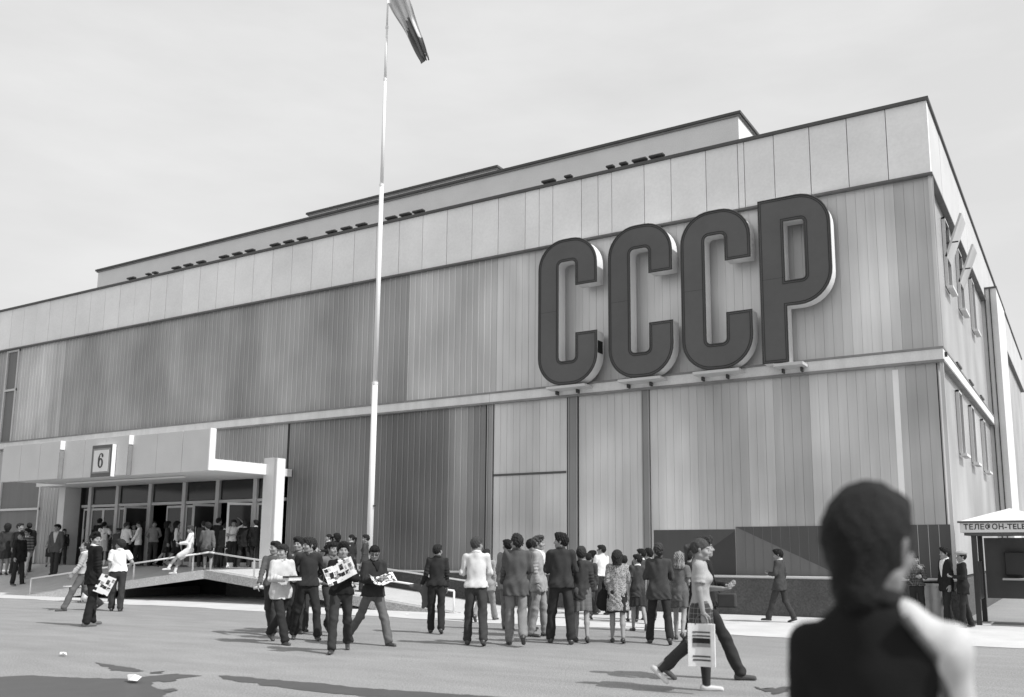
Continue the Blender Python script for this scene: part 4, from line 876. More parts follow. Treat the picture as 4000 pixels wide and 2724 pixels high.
POS = {'p1': (-9.44, -10.11, -0, 1.73), 'p2': (-10.7, -9.13, -0, 1.75), 'p3': (-9.43, -9.51, -0, 1.78), 'p4': (-10.77, -8.37, -0, 1.66), 'p5': (-10.51, -8.73, -0, 1.79), 'p6': (-9.82, -8.53, -0, 1.78), 'p7': (-7.62, -10.57, -0, 1.71), 'p8': (-7.88, -9.55, -0, 1.71), 'p9': (-16.38, -2, 0.55, 1.43), 'p10': (-16.16, -1.9, 0.53, 1.45), 'p11': (-15.51, -2, 0.46, 1.5), 'p12': (-14.78, -2.2, 0.39, 1.56), 'p13': (-8.21, -7.42, -0, 1.66), 'p14': (-6.35, -8.75, -0, 1.78), 'p15': (-9.03, -4.62, -0, 1.64), 'p16': (-5.8, -8.37, -0, 1.83), 'p17': (-7.45, -6.16, -0, 1.76), 'p18': (-6.22, -6.98, -0, 1.81), 'p19': (-6.92, -6.08, -0, 1.77), 'p20': (-5.26, -7.82, -0, 1.85), 'p21': (-5.06, -7.46, -0, 1.61), 'p22': (-7.35, -2.97, -0, 1.5), 'p23': (-8.04, -1.49, -0, 1.53), 'p24': (-7.66, -1.76, -0, 1.66), 'p25': (-4.49, -7.22, -0, 1.55), 'p26': (-6.38, -3.12, -0, 1.41), 'p27': (-5.13, -5.07, -0, 1.47), 'p28': (-5.85, -3.36, -0, 1.6), 'p29': (-6.01, -2.64, -0, 1.58), 'p30': (-3.81, -7.01, -0, 1.68), 'p31': (-3.76, -6.22, -0, 1.52), 'p32': (-4.33, -4.4, -0, 1.52), 'p33': (-1.6, -10.53, -0, 1.82), 'p34': (-1.31, -11.43, -0, 1.71), 'p35': (-3.3, -1.78, -0, 1.57), 'p37': (-0.64, -0.92, -0, 1.47), 'p38': (-0.05, -0.96, -0, 1.6), 'p39': (0.29, -1.23, -0, 1.52), 'p40': (-15.43, -9.65, -0, 1.92), 'p41': (-18.92, -6.73, -0, 1.8), 'p42': (-20.02, -6.99, -0, 1.83), 'p44': (-30.46, -2.79, 0.27, 1.87), 'p45': (-31.41, -2.03, 0.49, 1.82), 'p46': (-32.39, -1.78, 0.57, 2.04), 'p47': (-32.33, -1.47, 0.66, 1.86), 'p48': (-33.16, -1.81, 0.56, 1.92), 'p50': (-30.18, -1.67, 0.6, 1.84), 'p51': (-31.96, -0.83, 0.85, 1.25), 'p52': (-31.59, -0.54, 0.93, 1.37), 'p53': (-29.47, -0.5, 0.93, 1.74), 'p54': (-28.79, -0.75, 0.93, 1.6), 'p55': (-27.81, -0.8, 0.93, 1.35), 'p56': (-27.48, -0.75, 0.93, 1.55), 'p57': (-27.84, -0.4, 0.93, 1.7), 'p58': (-27.44, -0.5, 0.93, 1.53), 'p59': (-26.69, -0.8, 0.93, 1.59), 'p60': (-26.42, -0.4, 0.93, 1.61), 'p61': (-25.26, -0.7, 0.93, 1.6), 'p62': (-24.7, -0.75, 0.93, 1.59), 'p65': (-23.66, -0.5, 0.93, 1.57), 'p66': (-22.76, -0.6, 0.93, 1.65), 'p67': (-22.44, -0.6, 0.93, 1.46), 'p68': (-22.21, -0.45, 0.93, 1.58), 'p69': (-21.75, -0.38, 0.93, 1.54), 'p70': (-21.43, -0.21, 0.93, 1.57)}
def P_(k, label, face, **kw):
    x, y, z, H = POS[k]; H = min(H, 1.93); return person(label, (x, y, max(0, z)), H, face, kw.pop('head', face), **kw)
W1 = ((20, 6), (-14, 22)); W2 = ((-14, 22), (20, 6)); W3 = ((26, 4), (-18, 30)); W4 = ((-18, 30), (26, 4)); ST = ((3, 3), (-3, 3)); ST2 = ((10, 6), (-6, 4))
GA = 'group walking out towards the camera'; GB = 'visitors walking towards the pavilion'; GC = 'people waiting at the entrance doors'; GD = 'people on the sloped pavement at the left'
white = M['white_cloth'] = G(.72); cream = G(.5)
a = P_('p1', 'boy in a light untucked shirt looking left, books in both hands', 32, head=-62, top='overshirt', tm=G(.52), bmtl=G(.03), hair='fringe', hs=.03, armL='hold', armR='hold', legs=W4, lod=0, collar=G(.55), group=GA)
books = a
b = P_('p2', 'dark sweater youth half hidden behind the boy carrying books', -15, head=-60, tm=G(.10), bmtl=G(.05), hair='short', hs=.02, armR='fwd', legs=W1, group=GA)
P_('p3', 'youth in a dark polo knit with pale-edged collar looking left', 5, piping=1, head=-68, tm=G(.035), bmtl=G(.03), hair='swept', hs=.03, armL='behind', armR='behind', legs=((14, 3), (-14, 6)), lod=0, splay=.12, collar=G(.05), group=GA, lean=0)
P_('p4', 'smiling boy whose face peers out between two taller youths', 10, tm=G(.12), bmtl=G(.05), hair='fringe', hs=.015, group=GA, legs=ST)
P_('p5', 'tall dark-haired youth right behind the polo knit youth', 0, head=-30, tm=G(.06), bmtl=G(.04), hair='swept', hs=.02, group=GA)
P_('p6', 'boy in an open grey shirt behind the black sweater boy', 20, head=28, top='shirt', tm=G(.15), bmtl=G(.04), hair='fringe', hs=.015, armL='behind', armR='behind', legs=W4, lod=0, collar=G(.17), group=GA)
c = P_('p7', 'boy in a black sweater over a white shirt collar holding up a newspaper', -4, head=6, tm=G(.016), bmtl=G(.04), hair='curly', hs=.015, armL='holdup', armR='hold', legs=W2, lod=0, collar=G(.75), shirt=G(.75), group=GA)
d = P_('p8', 'boy with dark glasses in a zip jacket and grey trousers reading a leaflet', 30, head=2, hpitch=18, top='short_jacket', tm=G(.035), bmtl=G(.12), hair='fringe', hs=.01, armL='hold', armR='hold', legs=((24, 2), (-26, 22)), lod=0, glasses=True, shirt=G(.02), collar=G(.02), group=GA, splay=.05)
P_('p9', 'woman in a black top holding a white paper near the ramp', -80, fem=True, tm=G(.025), bottom='skirt', bmtl=G(.10), hair='ponytail', hs=.02, armR='hold', armL='hold', group=GB, collar=G(.7))
P_('p10', 'woman with dark pinned-up hair walking up the ramp', 175, head=-120, fem=True, tm=G(.03), bottom='skirt', bmtl=G(.08), hair='bouffant', hs=.015, group=GB)
P_('p11', 'woman with a ponytail in a dark top and tight grey skirt on the ramp', -150, head=-90, fem=True, tm=G(.035), bottom='skirt', bmtl=G(.09), hair='ponytail', hs=.015, group=GB, collar=G(.4))
P_('p12', 'figure in a quilted dark jacket partly hidden by the flagpole', -100, fem=True, top='short_jacket', tm=G(.06), hair='short', hs=.02, group=GB)
e = P_('p13', 'youth in a dark long-sleeved jersey seen from behind carrying a folded jacket', 180, head=150, tm=G(.032), bmtl=G(.03), hair='short', hs=.025, armL=((.18, .0, -1), (.25, .35, -.7)), armR='down', legs=((9, 4), (-8, 14)), lod=0, collar=G(.03), group=GB)
P_('p14', 'youth in a cream knitted sweater seen from behind', 180, head=140, tm=G(.62), bmtl=G(.05), hair='short', hs=.07, armL='cross', armR='cross', legs=((8, 4), (-8, 14)), lod=0, collar=G(.75), group=GB, splay=.04)
P_('p15', 'man in a pale raincoat walking away just right of the cream sweater', 160, head=150, top='jacket', tm=G(.3), bmtl=G(.25), hair='short', hs=.03, legs=W4, group=GB, collar=G(.6))
P_('p16', 'man in a grey jacket and lighter grey trousers walking away', 182, head=-150, top='jacket', tm=G(.085), bmtl=G(.20), hair='swept', hs=.03, armL='fwd', armR='cross', legs=((6, 3), (-12, 28)), lod=0, collar=G(.08), group=GB)
P_('p17', 'dark-haired man behind the grey jacket man with his head showing at the left', 150, head=-150, top='jacket', tm=G(.20), bmtl=G(.18), hair='short', hs=.012, legs=ST2, group=GB)
P_('p18', 'man in a pale suit and dark tie standing in profile to the right', 72, head=80, top='jacket', tm=G(.33), bmtl=G(.27), hair='swept', hs=.09, armL='down', armR='down', legs=((8, 4), (-4, 6)), lod=0, shirt=G(.72), collar=G(.75), tie=True, group=GB)
P_('p19', 'dark-haired person hidden behind the pale suit man', 130, head=100, top='jacket', tm=G(.12), bmtl=G(.10), hair='short', hs=.01, group=GB)
P_('p20', 'tallest youth in a dark hip-length jacket seen from behind with his head turned left', 180, head=-105, top='short_jacket', tm=G(.042), bmtl=G(.035), hair='swept', hs=.015, armL='cross', armR='cross', legs=((9, 3), (-7, 3)), lod=0, splay=.10, collar=G(.04), group=GB)
P_('p21', 'curly-haired woman in a dark suit jacket and faintly checked skirt seen from behind', 182, fem=True, top='jacket', tm=G(.05), bottom='skirt', bmtl=M['plaid_grey'], hair='curly', hs=.045, legs=((6, 4), (-6, 18)), lod=0, group=GB, armR='down')
P_('p22', 'dark-jacketed man with a white collar just beyond the curly-haired woman', 170, top='jacket', tm=G(.055), bmtl=G(.045), hair='short', hs=.02, legs=W1, group=GB, collar=G(.7))
P_('p23', 'smiling dark-haired girl looking back over her shoulder', 170, head=12+68, fem=True, top='blouse', tm=G(.05), bottom='skirt', bmtl=G(.06), hair='bouffant', hs=.012, sleeve=.4, legs=W2, group=GB)
P_('p24', 'man in a white long-sleeved shirt with dark glasses in left profile', -140, head=-112, top='shirt', tm=G(.74), bmtl=G(.04), hair='short', hs=.02, armL='cross', armR='down', legs=ST2, glasses=True, group=GB, collar=G(.75))
f = P_('p25', 'woman in a speckled wool coat over a dark skirt seen from behind', 180, fem=True, top='coat', tm=M['speckle'], bottom='skirt', bmtl=G(.03), hair='bob', hs=.03, armL='carry', armR='cross', legs=((6, 3), (-8, 12)), lod=0, group=GB, heavy=1.06)
P_('p26', 'woman in a white blouse half hidden behind the speckled coat', 175, fem=True, top='blouse', tm=G(.74), bottom='skirt', bmtl=G(.2), hair='curly', hs=.02, group=GB)
P_('p27', 'short-haired girl in a dark tunic with white collar in left profile', -165, head=-115, fem=True, top='jacket', tm=G(.06), bottom='skirt', bmtl=G(.04), hair='short', hs=.015, sleeve=.45, legs=((6, 4), (-14, 22)), lod=0, collar=G(.8), group=GB)
P_('p28', 'man in a dark jacket and white collar beyond the girl in the tunic', -170, head=-110, top='jacket', tm=G(.07), hair='short', hs=.012, group=GB, collar=G(.75), legs=W1)
P_('p29', 'second dark-haired man standing next to the suited youth, partly hidden', -160, head=-130, top='jacket', tm=G(.1), hair='swept', hs=.015, group=GB, collar=G(.6), legs=ST)
P_('p30', 'youth in a creased dark suit jacket seen from behind with his arms bent', 182, head=-160, top='jacket', tm=G(.055), bmtl=G(.03), hair='swept', hs=.055, armL='cross', armR='cross', legs=((10, 4), (-12, 16)), lod=0, splay=.1, group=GB, collar=G(.05))
P_('p31', 'blonde girl in a sleeveless grey tunic and short skirt seen from behind', 170, fem=True, top='jacket', tm=G(.14), bottom='miniskirt', bmtl=G(.11), hair='flip', hs=.34, sleeve=.3, armL='cross', legs=((4, 3), (-14, 20)), lod=0, group=GB)
P_('p32', 'dark-haired man partly hidden between the blonde girl and the walking couple', 178, top='jacket', tm=G(.03), bmtl=G(.03), hair='short', hs=.01, group=GB)
P_('p33', 'tall man in black striding right beside the woman with the plaid skirt', 80, head=92, tm=G(.022), bmtl=G(.035), hair='swept', hs=.05, armL='hold', armR='back', legs=((27, 3), (-24, 20)), lod=0, group='couple walking right in the foreground', shoe=G(.09))
g = P_('p34', 'woman in a pale knit top and plaid skirt walking right', 84, head=88, fem=True, top='sweater', tm=G(.36), bottom='skirt', bmtl=M['plaid_dark'], hair='ponytail', hs=.07, sleeve=.4, armR='down', armL='hold', legs=((3, 2), (-16, 38)), lod=0, heavy=1.1, shoe=M['shoe_light'], sock='dark', group='couple walking right in the foreground', hpitch=8)
P_('p35', 'lone man in a dark suit walking left along the plinth', -112, head=-95, top='jacket', tm=G(.06), bmtl=G(.05), hair='swept', hs=.015, armL='hold', armR='pocket', legs=((20, 2), (-12, 14)), collar=G(.6), hpitch=12, group='people near the right corner')
P_('p37', 'boy in a checked shirt with a hand at his mouth beside the zinc bin', 5, top='shirt', tm=M['check'], bmtl=G(.03), hair='fringe', hs=.02, armL='mouth', armR='cross', legs=ST, hpitch=10, group='people near the right corner')
P_('p38', 'young man in a black suit and white shirt looking left beyond the bin', -60, head=-70, top='jacket', tm=G(.022), bmtl=G(.03), hair='swept', hs=.015, shirt=G(.7), collar=G(.75), legs=ST2, group='people near the right corner')
P_('p39', 'man in a flat pale cap and dark coat under the telephone booth roof', -75, top='jacket', tm=G(.025), bmtl=G(.03), hair='short', hs=.02, cap='flat', collar=G(.4), armL='hold', group='people near the right corner')
# left front
h_ = P_('p40', 'tall youth in a black suit looking back, magazine at his side', 110, head=38, top='jacket', tm=G(.016), bmtl=G(.022), hair='swept', hs=.012, armL='down', armR='down', legs=ST2, lod=0, collar=G(.72), group='men beside the white bench', shoe=G(.14), splay=.10)
P_('p41', 'curly-haired young man in a white short-sleeved shirt seen from behind', 175, head=-115, top='shirt', tm=G(.80), bmtl=G(.045), hair='curly', hs=.03, sleeve=.45, armL='down', armR='hip', legs=((8, 3), (-4, 5)), lod=0, collar=G(.8), group='men beside the white bench', heavy=1.06)
P_('p42', 'balding man in a light shirt and grey trousers walking left', -85, head=-88, top='shirt', tm=G(.38), bmtl=G(.13), hair='balding', hs=.02, armL='fwd', armR='down', legs=W3, lod=0, collar=G(.7), group='men beside the white bench', shoe=G(.1))
P_('p44', 'youth all in black walking down the slope at the far left', 40, head=-35, top='jacket', tm=G(.022), bmtl=G(.03), hair='swept', hs=.05, legs=((8, 3), (-4, 4)), group=GD)
P_('p45', 'youth with glasses in a patterned sweater and white trousers', -20, head=-50, tm=M['stripe'], bmtl=G(.62), hair='swept', hs=.02, glasses=True, collar=G(.7), group=GD, legs=W1)
P_('p46', 'tall dark-coated man behind the white-trousered youth', 20, head=60, top='jacket', tm=G(.07), hair='short', hs=.03, group=GD)
P_('p47', 'dark-haired person furthest back at the left', 180, top='jacket', tm=G(.05), hair='short', hs=.02, group=GD)
P_('p48', 'person in a dark coat at the extreme left edge, back turned', 170, top='jacket', tm=G(.05), hair='bouffant', hs=.02, fem=True, bottom='skirt', bmtl=G(.05), group=GD)
P_('p50', 'youth in a grey jacket and open white shirt walking on the slope', -25, head=-60, top='jacket', tm=G(.10), bmtl=G(.05), hair='fringe', hs=.012, shirt=G(.6), collar=G(.6), legs=ST2, group=GD)
P_('p51', 'small girl in a pale blouse beside the grey jacket youth', 0, fem=True, top='blouse', tm=G(.45), bottom='skirt', bmtl=G(.05), hair='bob', hs=.02, armR='hold', armL='cross', legs=W1, group=GD, sock='short')
P_('p52', 'boy in dark clothes half hidden behind the grey jacket youth', 10, tm=G(.03), bmtl=G(.04), hair='fringe', hs=.01, group=GD)
# entrance
P_('p53', 'man in a dark suit facing the leftmost door', 150, top='jacket', tm=G(.018), hair='short', hs=.015, group=GC)
P_('p54', 'girl in a white blouse and pale plaid skirt with a ponytail at the doors', 180, head=60+90, fem=True, top='blouse', tm=G(.78), bottom='skirt', bmtl=M['plaid_light'], hair='ponytail', hs=.012, armL='down', armR='hip', sock='short', sleeve=.45, group=GC, shoe=M['shoe_light'])
P_('p55', 'elderly man in a beret and long grey coat, back turned', 180, head=120, top='long_coat', tm=G(.07), bmtl=G(.04), hair='balding', hs=.12, cap='beret', heavy=1.15, group=GC)
P_('p56', 'person in a white knitted top with glasses beside the beret man', 150, head=-20, fem=True, top='sweater', tm=G(.75), bmtl=G(.03), hair='curly', hs=.06, glasses=True, armR='cross', group=GC)
P_('p57', 'tall black-haired man behind the white knitted top', 180, top='jacket', tm=G(.02), hair='short', hs=.008, group=GC)
P_('p58', 'boy with a dark jacket and tie between two people in white', 20, top='jacket', tm=G(.02), hair='fringe', hs=.015, shirt=G(.7), tie=True, group=GC)
k_ = P_('p59', 'young woman in a white blouse and dark trousers holding a plastic bag', -95, head=-80, fem=True, top='overshirt', tm=G(.75), bmtl=G(.025), hair='ponytail', hs=.02, armR='down', armL='fwd', hpitch=10, group=GC)
P_('p60', 'man in a grey pullover standing in front of an open door facing the plaza', 0, tm=G(.24), bmtl=G(.05), hair='short', hs=.01, armL='behind', armR='behind', collar=G(.3), legs=ST, group=GC)
P_('p61', 'woman in a dark patterned cardigan walking right past the doors', 85, fem=True, top='jacket', tm=G(.045), bottom='skirt', bmtl=G(.03), hair='bob', hs=.012, legs=W1, group=GC)
q_ = P_('p62', 'dark-haired woman in a white rolled-sleeve blouse and black skirt', 85, fem=True, top='blouse', tm=G(.66), bottom='skirt', bmtl=G(.018), hair='bob', hs=.01, armR='down', armL='carry', legs=W2, sleeve=.7, group=GC)
P_('p65', 'man in a dark suit behind the woman leaning on the rail', 178, top='jacket', tm=G(.06), hair='balding', hs=.05, group=GC)
P_('p66', 'tall man in a black suit watching from left of the open door', 150, head=120, top='jacket', tm=G(.022), hair='short', hs=.015, collar=G(.4), group=GC)
P_('p67', 'short boy in a dark suit right beside the tall black suit man', 165, top='jacket', tm=G(.04), hair='short', hs=.02, collar=G(.6), group=GC)
P_('p68', 'youth in a white short-sleeved shirt with one hand on his head', 10, head=-20, top='shirt', tm=G(.7), bmtl=G(.03), hair='fringe', hs=.015, armL='head', armR='cross', sleeve=.45, collar=G(.75), group=GC)
P_('p69', 'broad man in a dark suit with feet apart before the open white door', 180, top='jacket', tm=G(.02), bmtl=G(.035), hair='short', hs=.05, armL='pocket', armR='pocket', splay=.13, collar=G(.6), group=GC)
P_('p70', 'man in a black suit and white collar nearest the pillar', 180, head=-150, top='jacket', tm=G(.015), bmtl=G(.03), hair='short', hs=.02, collar=G(.75), group=GC)
# seated on the low rail
person('girl in a white cardigan perched on the low rail facing left', (-21.12, -2.95, .80), 1.60, -95, -95, fem=True, top='jacket', tm=G(.72), bottom='skirt', bmtl=G(.66), hair='short', hs=.06, armL='lap', armR='lap', legs=((58, 22), (46, 30)), seated=True, lift=.0, lod=0, hpitch=14, group='women perched on the ramp rail', shoe=M['shoe_light'], sock='short')
person('woman in a grey suit leaning back on the ramp rail, dark curly hair', (-20.4, -2.92, .84), 1.62, 170, -150, fem=True, top='jacket', tm=G(.12), bottom='skirt', bmtl=G(.06), hair='curly', hs=.02, armL='cross', armR='rail', legs=((52, 50), (44, 52)), seated=True, group='women perched on the ramp rail')
# seated on the bench
BN = ground_at(200, 1366); BSEAT = (BN[0]+.56, BN[1]+.02, .02)
person('woman in dark clothes bent forward on the white bench with a bag', BSEAT, 1.58, -70, -85, fem=True, top='jacket', tm=G(.03), bottom='skirt', bmtl=G(.03), hair='bob', hs=.015, armL='lap', armR='lap', legs=((80, 82), (76, 70)), seated=True, lean=22, hpitch=20, group='people on the bench')
# the boy close to the camera
BX, BY = 2.105, -18.97
boy = person('out-of-focus boy close to the camera seen from behind, pale sleeve on his right shoulder', (BX, BY, 0), 1.735, 172, 152, top='sweater', tm=G(.014), bmtl=G(.03), hair='nape', hs=.008, armL='fwd', armR='fwd', lod=0, legs=ST, heavy=.98, hsc=1.10, shw=.150, drop_sh=.045, white_arm=(-1, G(.5)), skin=.6, collar=G(.02), group='boy in the near foreground', hpitch=6)
# ---------------------------------------------------------------- things carried
def mid(a, b): return (a+b)/2
def held(name, me, m, loc, rot, label, cat):
    o = link(name, me, m); o.location = loc; o.rotation_euler = rot; tag(o, label, cat); return o
def paper(w_, h_, n_=8, curl=.03, th=.002):
    q = MB()
    for i in range(n_+1):
        x = (i/n_-.5)*w_; y = curl*math.sin(i/n_*math.pi*1.5)
        q.v += [(x, y, -h_/2), (x, y, h_/2), (x, y+th, -h_/2), (x, y+th, h_/2)]
    for i in range(n_): b_ = i*4; q.f += [(b_, b_+4, b_+5, b_+1), (b_+2, b_+3, b_+7, b_+6), (b_+1, b_+5, b_+7, b_+3), (b_, b_+2, b_+6, b_+4)]
    q.f += [(0, 1, 3, 2), (n_*4, n_*4+2, n_*4+3, n_*4+1)]; return q.mesh('paper')
t_ = mid(books['wr'][1], books['wr'][-1]); bk = empty('book_stack', t_, books['rz'], 'small stack of books held at the waist by the light shirt boy', 'books')
for i, (w_, m_) in enumerate(((.25, G(.75)), (.24, G(.6)), (.25, G(.03)))): o = MB().box(-w_/2, w_/2, -.10, .08, .025*i-.03, .025*i-.007).build('book', m_, bk, bevel=.003)
held('newspaper', paper(.46, .30), M['print'], mid(c['wr'][1], c['wr'][-1])+Vector((0, -.03, .08)), (-.35, -.42, c['rz']), 'printed newspaper held up by the black sweater boy', 'newspaper')
held('leaflet', paper(.42, .22, curl=.06), M['print2'], mid(d['wr'][1], d['wr'][-1])+Vector((0, -.02, .02)), (-.9, .05, d['rz']), 'crumpled picture leaflet read by the boy with glasses', 'leaflet')
held('magazine', paper(.30, .38, curl=.015), M['print'], h_['wr'][-1]+Vector((.16, .0, -.06)), (.05, .40, .95), 'illustrated magazine held low by the black suit youth', 'magazine')
held('paper_sheet', paper(.16, .12), G(.75), (-16.55, -2.3, 1.55), (.3, .3, .3), 'small white paper held by the woman at the ramp', 'paper')
held('rolled_paper', MB().tube((-.08, 0, 0), (.08, 0, .03), .025, n=8).mesh(smooth=True), G(.7), b['wr'][-1], (0, 0, .5), 'rolled white paper in the hand of the dark sweater youth', 'paper')
def blob(name, prims, m, loc, rz, label, cat, h=.016, wr_=.006, rot=None):
    lo = np.min([np.minimum(p[0], p[1])-max(p[2], p[3]) for p in prims], 0)-.04; hi = np.max([np.maximum(p[0], p[1])+max(p[2], p[3]) for p in prims], 0)+.04
    s = SDF(lo, hi, h)
    for p in prims: s.add(s.cone(*p), .03)
    s.d = s.d+wr_*np.sin(s.X*45+s.Z*30)*np.sin(s.Z*38-s.Y*40)
    P, Q = s.get(); return held(name, np_mesh(name, P, Q), m, loc, rot or (0, 0, rz), label, cat)
Y1 = ((0, 1, 0), 2.4)
blob('folded_jacket', [((0, 0, .08), (.05, 0, -.10), .10, .13, Y1), ((.04, 0, -.1), (.10, 0, -.34), .13, .10, Y1), ((-.02, 0, -.05), (-.26, 0, -.02), .09, .05, Y1), ((.0, 0, -.2), (-.02, 0, -.40), .05, .04, Y1)], G(.12), e['wr'][1]+Vector((.07, .03, .06)), .52, 'grey jacket hanging folded over the forearm of the jersey youth', 'jacket')
def bag(loc, rz, w_, h_, m, label, cat='bag', name='shopping_bag', strap=.1):
    t = empty(name, loc, rz, label, cat); me = paper(w_, h_, 8, .02, .05); o = link('bag_body', me, m, t); o.location = (0, -.02, -strap-h_/2)
    pts = [(-w_*.22, 0, -strap-.01)]+[(w_*.22*math.cos(q), 0, -strap*.9+strap*.9*math.sin(q)) for q in (math.pi*.85, math.pi*.7, math.pi*.5, math.pi*.3, math.pi*.15)]+[(w_*.22, 0, -strap-.01)]
    q = MB(); [q.tube(a_, b_, .006, n=5) for a_, b_ in zip(pts, pts[1:])]; q.build('handle', G(.1), t); return t
wb = bag(g['wr'][-1]+Vector((-.03, -.02, .06)), math.radians(12), .30, .46, G(.72), 'white carrier bag with dark printed bars in the hand of the plaid skirt woman')
for z_, h_b, m_b in ((-.20, .018, .12), (-.24, .018, .12), (-.31, .055, .03), (-.35, .04, .3), (-.46, .018, .1), (-.50, .018, .1)):
    q = MB()
    for i_ in range(4):
        x0_, x1_ = -.10+.05*i_, -.05+.05*i_; f0, f1 = [.02*math.sin((x_/.30+.5)*math.pi*1.5) for x_ in (x0_, x1_)]
        b_ = len(q.v); q.v += [(x0_, f0-.024, z_), (x1_, f1-.024, z_), (x1_, f1-.024, z_+h_b), (x0_, f0-.024, z_+h_b)]; q.f.append((b_, b_+1, b_+2, b_+3))
    q.build('printed_bar', G(m_b), wb)
blob('plastic_bag', [((0, 0, -.05), (0, 0, -.12), .02, .05, Y1), ((0, 0, -.14), (0, 0, -.36), .07, .11, Y1)], G(.7), k_['wr'][-1], -.5, 'crumpled pale plastic bag hanging from the hand of the white blouse woman', 'bag', h=.013)
blob('handbag', [((0, 0, -.18), (0, 0, -.30), .11, .13, Y1), ((-.07, 0, -.17), (0, 0, .02), .012, .012), ((.07, 0, -.17), (0, 0, .02), .012, .012)], G(.025), f['wr'][1]+Vector((-.06, -.10, .08)), .5, 'dark round handbag hanging beside the speckled coat', 'handbag')
blob('handbag', [((0, 0, -.12), (0, 0, -.34), .10, .11, Y1), ((0, 0, -.1), (0, 0, .02), .012, .012)], G(.015), q_['wr'][1], -.5, 'black handbag on the arm of the black skirt woman', 'handbag')
cb = empty('camera_bag', (-1.28, -10.65, .98), .15, 'dark leather camera case on a strap at the hip of the striding man', 'camera bag')
MB().box(-.11, .11, -.05, .05, -.10, .07).build('case', G(.06), cb, bevel=.015); MB().tube((-.08, 0, .05), (-.26, .0, .50), .008, n=6).build('strap', G(.02), cb)
blob('white_bag', [((0, 0, .12), (0, 0, .22), .14, .10, Y1), ((.1, 0, .12), (.2, 0, .16), .09, .06)], G(.66), (BSEAT[0]-.1, BSEAT[1]-.45, 0), 0, 'white plastic bag standing on the ground by the bench', 'bag')
# ---------------------------------------------------------------- rails, bench, bin, booth, litter
def rail(pts, posts, label, h=.52, r=.026, zf=surf):
    t = empty('handrail', (pts[0][0], pts[0][1], zf(*pts[0])), 0, label, 'railing', 'low tubular rails along the ramp'); o_ = Vector(t.location)
    P = [Vector((x, y, zf(x, y)+h)) for x, y in pts]
    q = MB()
    for a_, b_ in zip(P, P[1:]): q.tube(a_-o_, b_-o_, r, n=10)
    q.build('top_bar', M['rail'], t, smooth=True)
    for x, y in posts: z = zf(x, y); MB().tube(Vector((x, y, z-.03))-o_, Vector((x, y, z+h-.01))-o_, r*.95, n=10).build('post', M['rail'], t, smooth=True); MB().box(x-.06-o_.x, x+.06-o_.x, y-.06-o_.y, y+.06-o_.y, z-o_.z, z+.012-o_.z).build('foot_plate', M['rail'], t)
rail([(-28.15, yfr(-28.15)+.09), (-20.5, -3.04), (-20.15, -3.02), (-19.9, -3.02), (-11.1, -3.02)], [(x_, yfr(x_)+.09) for x_ in (-28.15, -25.8, -23.3)]+[(-20.85, -3.02), (-18.2, -3.02), (-15.8, -3.02), (-13.4, -3.02), (-11.1, -3.02)], 'white tubular handrail bent over the crest along the front of the ramp')
rail([(-19.2, -.60), (-11.1, -.60)], [(-19.2, -.60), (-16.5, -.60), (-13.8, -.6), (-11.1, -.60)], 'white tubular handrail along the back of the right flight near the plinth')
bn = empty('park_bench', (BN[0], BN[1], 0), math.radians(4), 'white slatted bench on dark legs in front of the left flight', 'bench')
for i in range(3): MB().box(-.85, .85, .23+.03*i, .26+.03*i, .46+.115*i, .555+.115*i).build('back_slat', M['wood'], bn, bevel=.006)
for i in range(4): MB().box(-.85, .85, -.24+.115*i, -.14+.115*i, .42, .45).build('seat_slat', M['wood'], bn, bevel=.006)
for x in (-.6, .6):
    MB().box(x-.02, x+.02, -.2, -.16, 0, .41).box(x-.02, x+.02, .2, .24, 0, .41).box(x-.02, x+.02, -.2, .24, .38, .415).build('leg', M['metal_dark'], bn)
    MB().box(x-.03, x+.03, .26, .30, .35, .86).build('back_support', M['metal_dark'], bn)
bi = empty('litter_bin', (-.36, -.35, 0), 0, 'round zinc litter bin against the plinth near the corner', 'bin')
MB().tube((0, 0, .04), (0, 0, .80), .27, .29, 24, False).build('drum', M['zinc'], bi, smooth=True); MB().tube((0, 0, .79), (0, 0, .84), .305, .305, 24).build('rim', M['zinc'], bi); MB().tube((0, 0, .5), (0, 0, .53), .298, .298, 24).build('band', M['zinc'], bi)
MB().tube((0, 0, .845), (0, 0, .87), .26, .26, 20).build('bin_opening', M['interior'], bi); MB().box(.18, .24, -.27, -.24, .38, .56).build('latch', M['metal_dark'], bi)
bt = empty('telephone_booth', (1.15, -.1, 0), 0, 'open telephone booth with a low pyramid roof and lettered band by the side wall', 'phone booth')
q = MB(); q.v = [(-.95, -.5, 2.13), (.95, -.5, 2.13), (.95, 1.1, 2.13), (-.95, 1.1, 2.13), (0, .3, 2.42)]; q.f = [(0, 1, 4), (1, 2, 4), (2, 3, 4), (3, 0, 4), (3, 2, 1, 0)]; q.build('roof', M['fascia'], bt)
MB().box(-.92, .92, -.47, 1.07, 1.90, 2.125).build('sign_band', M['fascia'], bt); MB().box(-.85, .85, -.42, 1.0, 1.84, 1.895).build('soffit', M['booth'], bt)
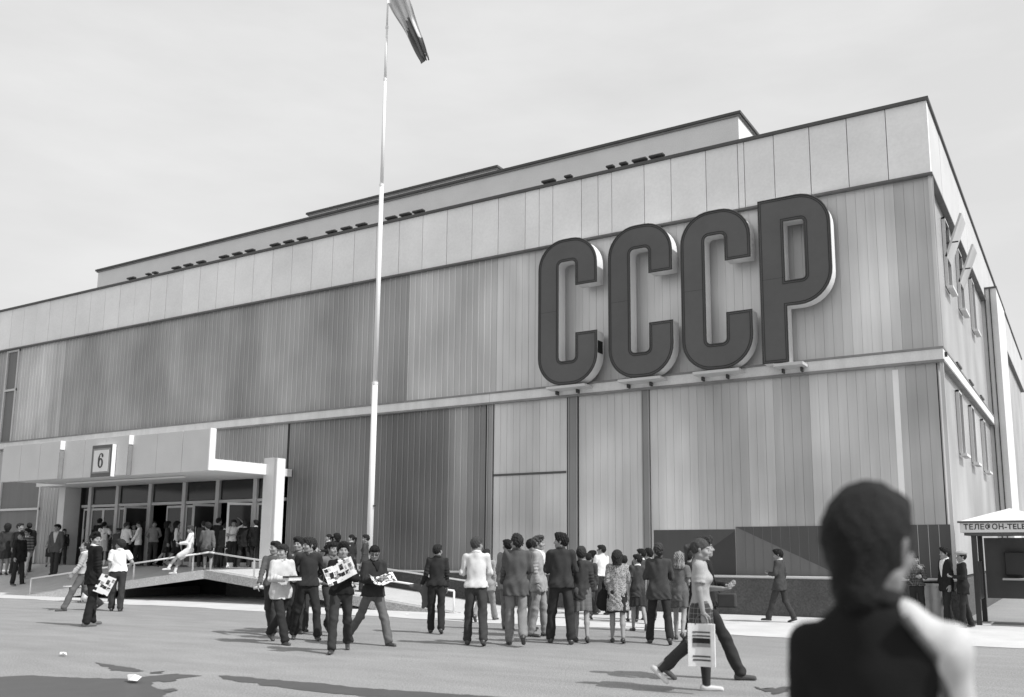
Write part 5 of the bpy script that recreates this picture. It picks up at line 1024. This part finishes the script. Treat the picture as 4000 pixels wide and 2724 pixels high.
MB().box(-.96, .96, -.51, -.475, 2.10, 2.14).build('roof_edge', M['booth'], bt)
me = text_mesh('ТЕЛЕФОН-TELEPHONE', .150, .002, 1.08, .003); o = link('lettering', me, M['metal_dark'], bt); o.location = (0, -.474, 2.01); o.rotation_euler = (math.pi/2, 0, 0)
for x, y in ((-.68, -.3), (.68, -.3), (-.68, .9), (.68, .9)): MB().box(x-.05, x+.05, y-.05, y+.05, 0, 1.86).build('post', M['metal_dark'], bt, bevel=.008)
MB().box(-.6, .6, .86, .9, .5, 1.8).build('back_panel', M['booth'], bt); MB().box(-.70, -.66, -.25, .85, .5, 1.3).box(.66, .70, -.25, .85, .5, 1.3).build('side_panel', M['booth'], bt)
MB().box(-.2, .2, .68, .86, 1.0, 1.5).build('telephone_box', M['metal_dark'], bt, bevel=.02); MB().box(-.25, .25, .5, .86, .9, .94).build('shelf', M['frame'], bt)
def litter(u, v, s_, label):
    x, y = ground_at(u, v); q = MB(); r_ = random.Random(int(u)); n_ = 9
    q.v = [(math.cos(k*6.28/n_)*s_*(.6+.5*r_.random()), math.sin(k*6.28/n_)*s_*(.3+.3*r_.random()), .01+.09*s_/.2*r_.random()) for k in range(n_)]+[(0, 0, .09*s_/.15)]
    q.f = [(k, (k+1) % n_, n_) for k in range(n_)]; o = q.build('crumpled_paper', G(.75)); o.location = (x, y, .005); tag(o, label, 'litter'); m_ = o.modifiers.new('s', 'SOLIDIFY'); m_.thickness = .003
litter(305, 1549, .15, 'large crumpled white paper lying on the wet patch'); litter(143, 1489, .09, 'small white paper scrap on the asphalt left of the wet patch'); litter(1552, 1447+0, .04, 'tiny white scrap near the striding man'); litter(925, 1397, .06, 'white scrap lying by the end of the ramp')
bx = MB().box(-.09, .09, -.09, .09, 0, .2).build('cardboard_box', G(.7)); bx.location = (-20.55, -.9, .935); tag(bx, 'small white box on the landing beside the pillar', 'box')
# pale sleeve and shoulder of the near boy
def near_sleeve():
    T = boy['T']; s = SDF((-.5, -.5, .7), (.5, .5, 1.75), .012)
    return
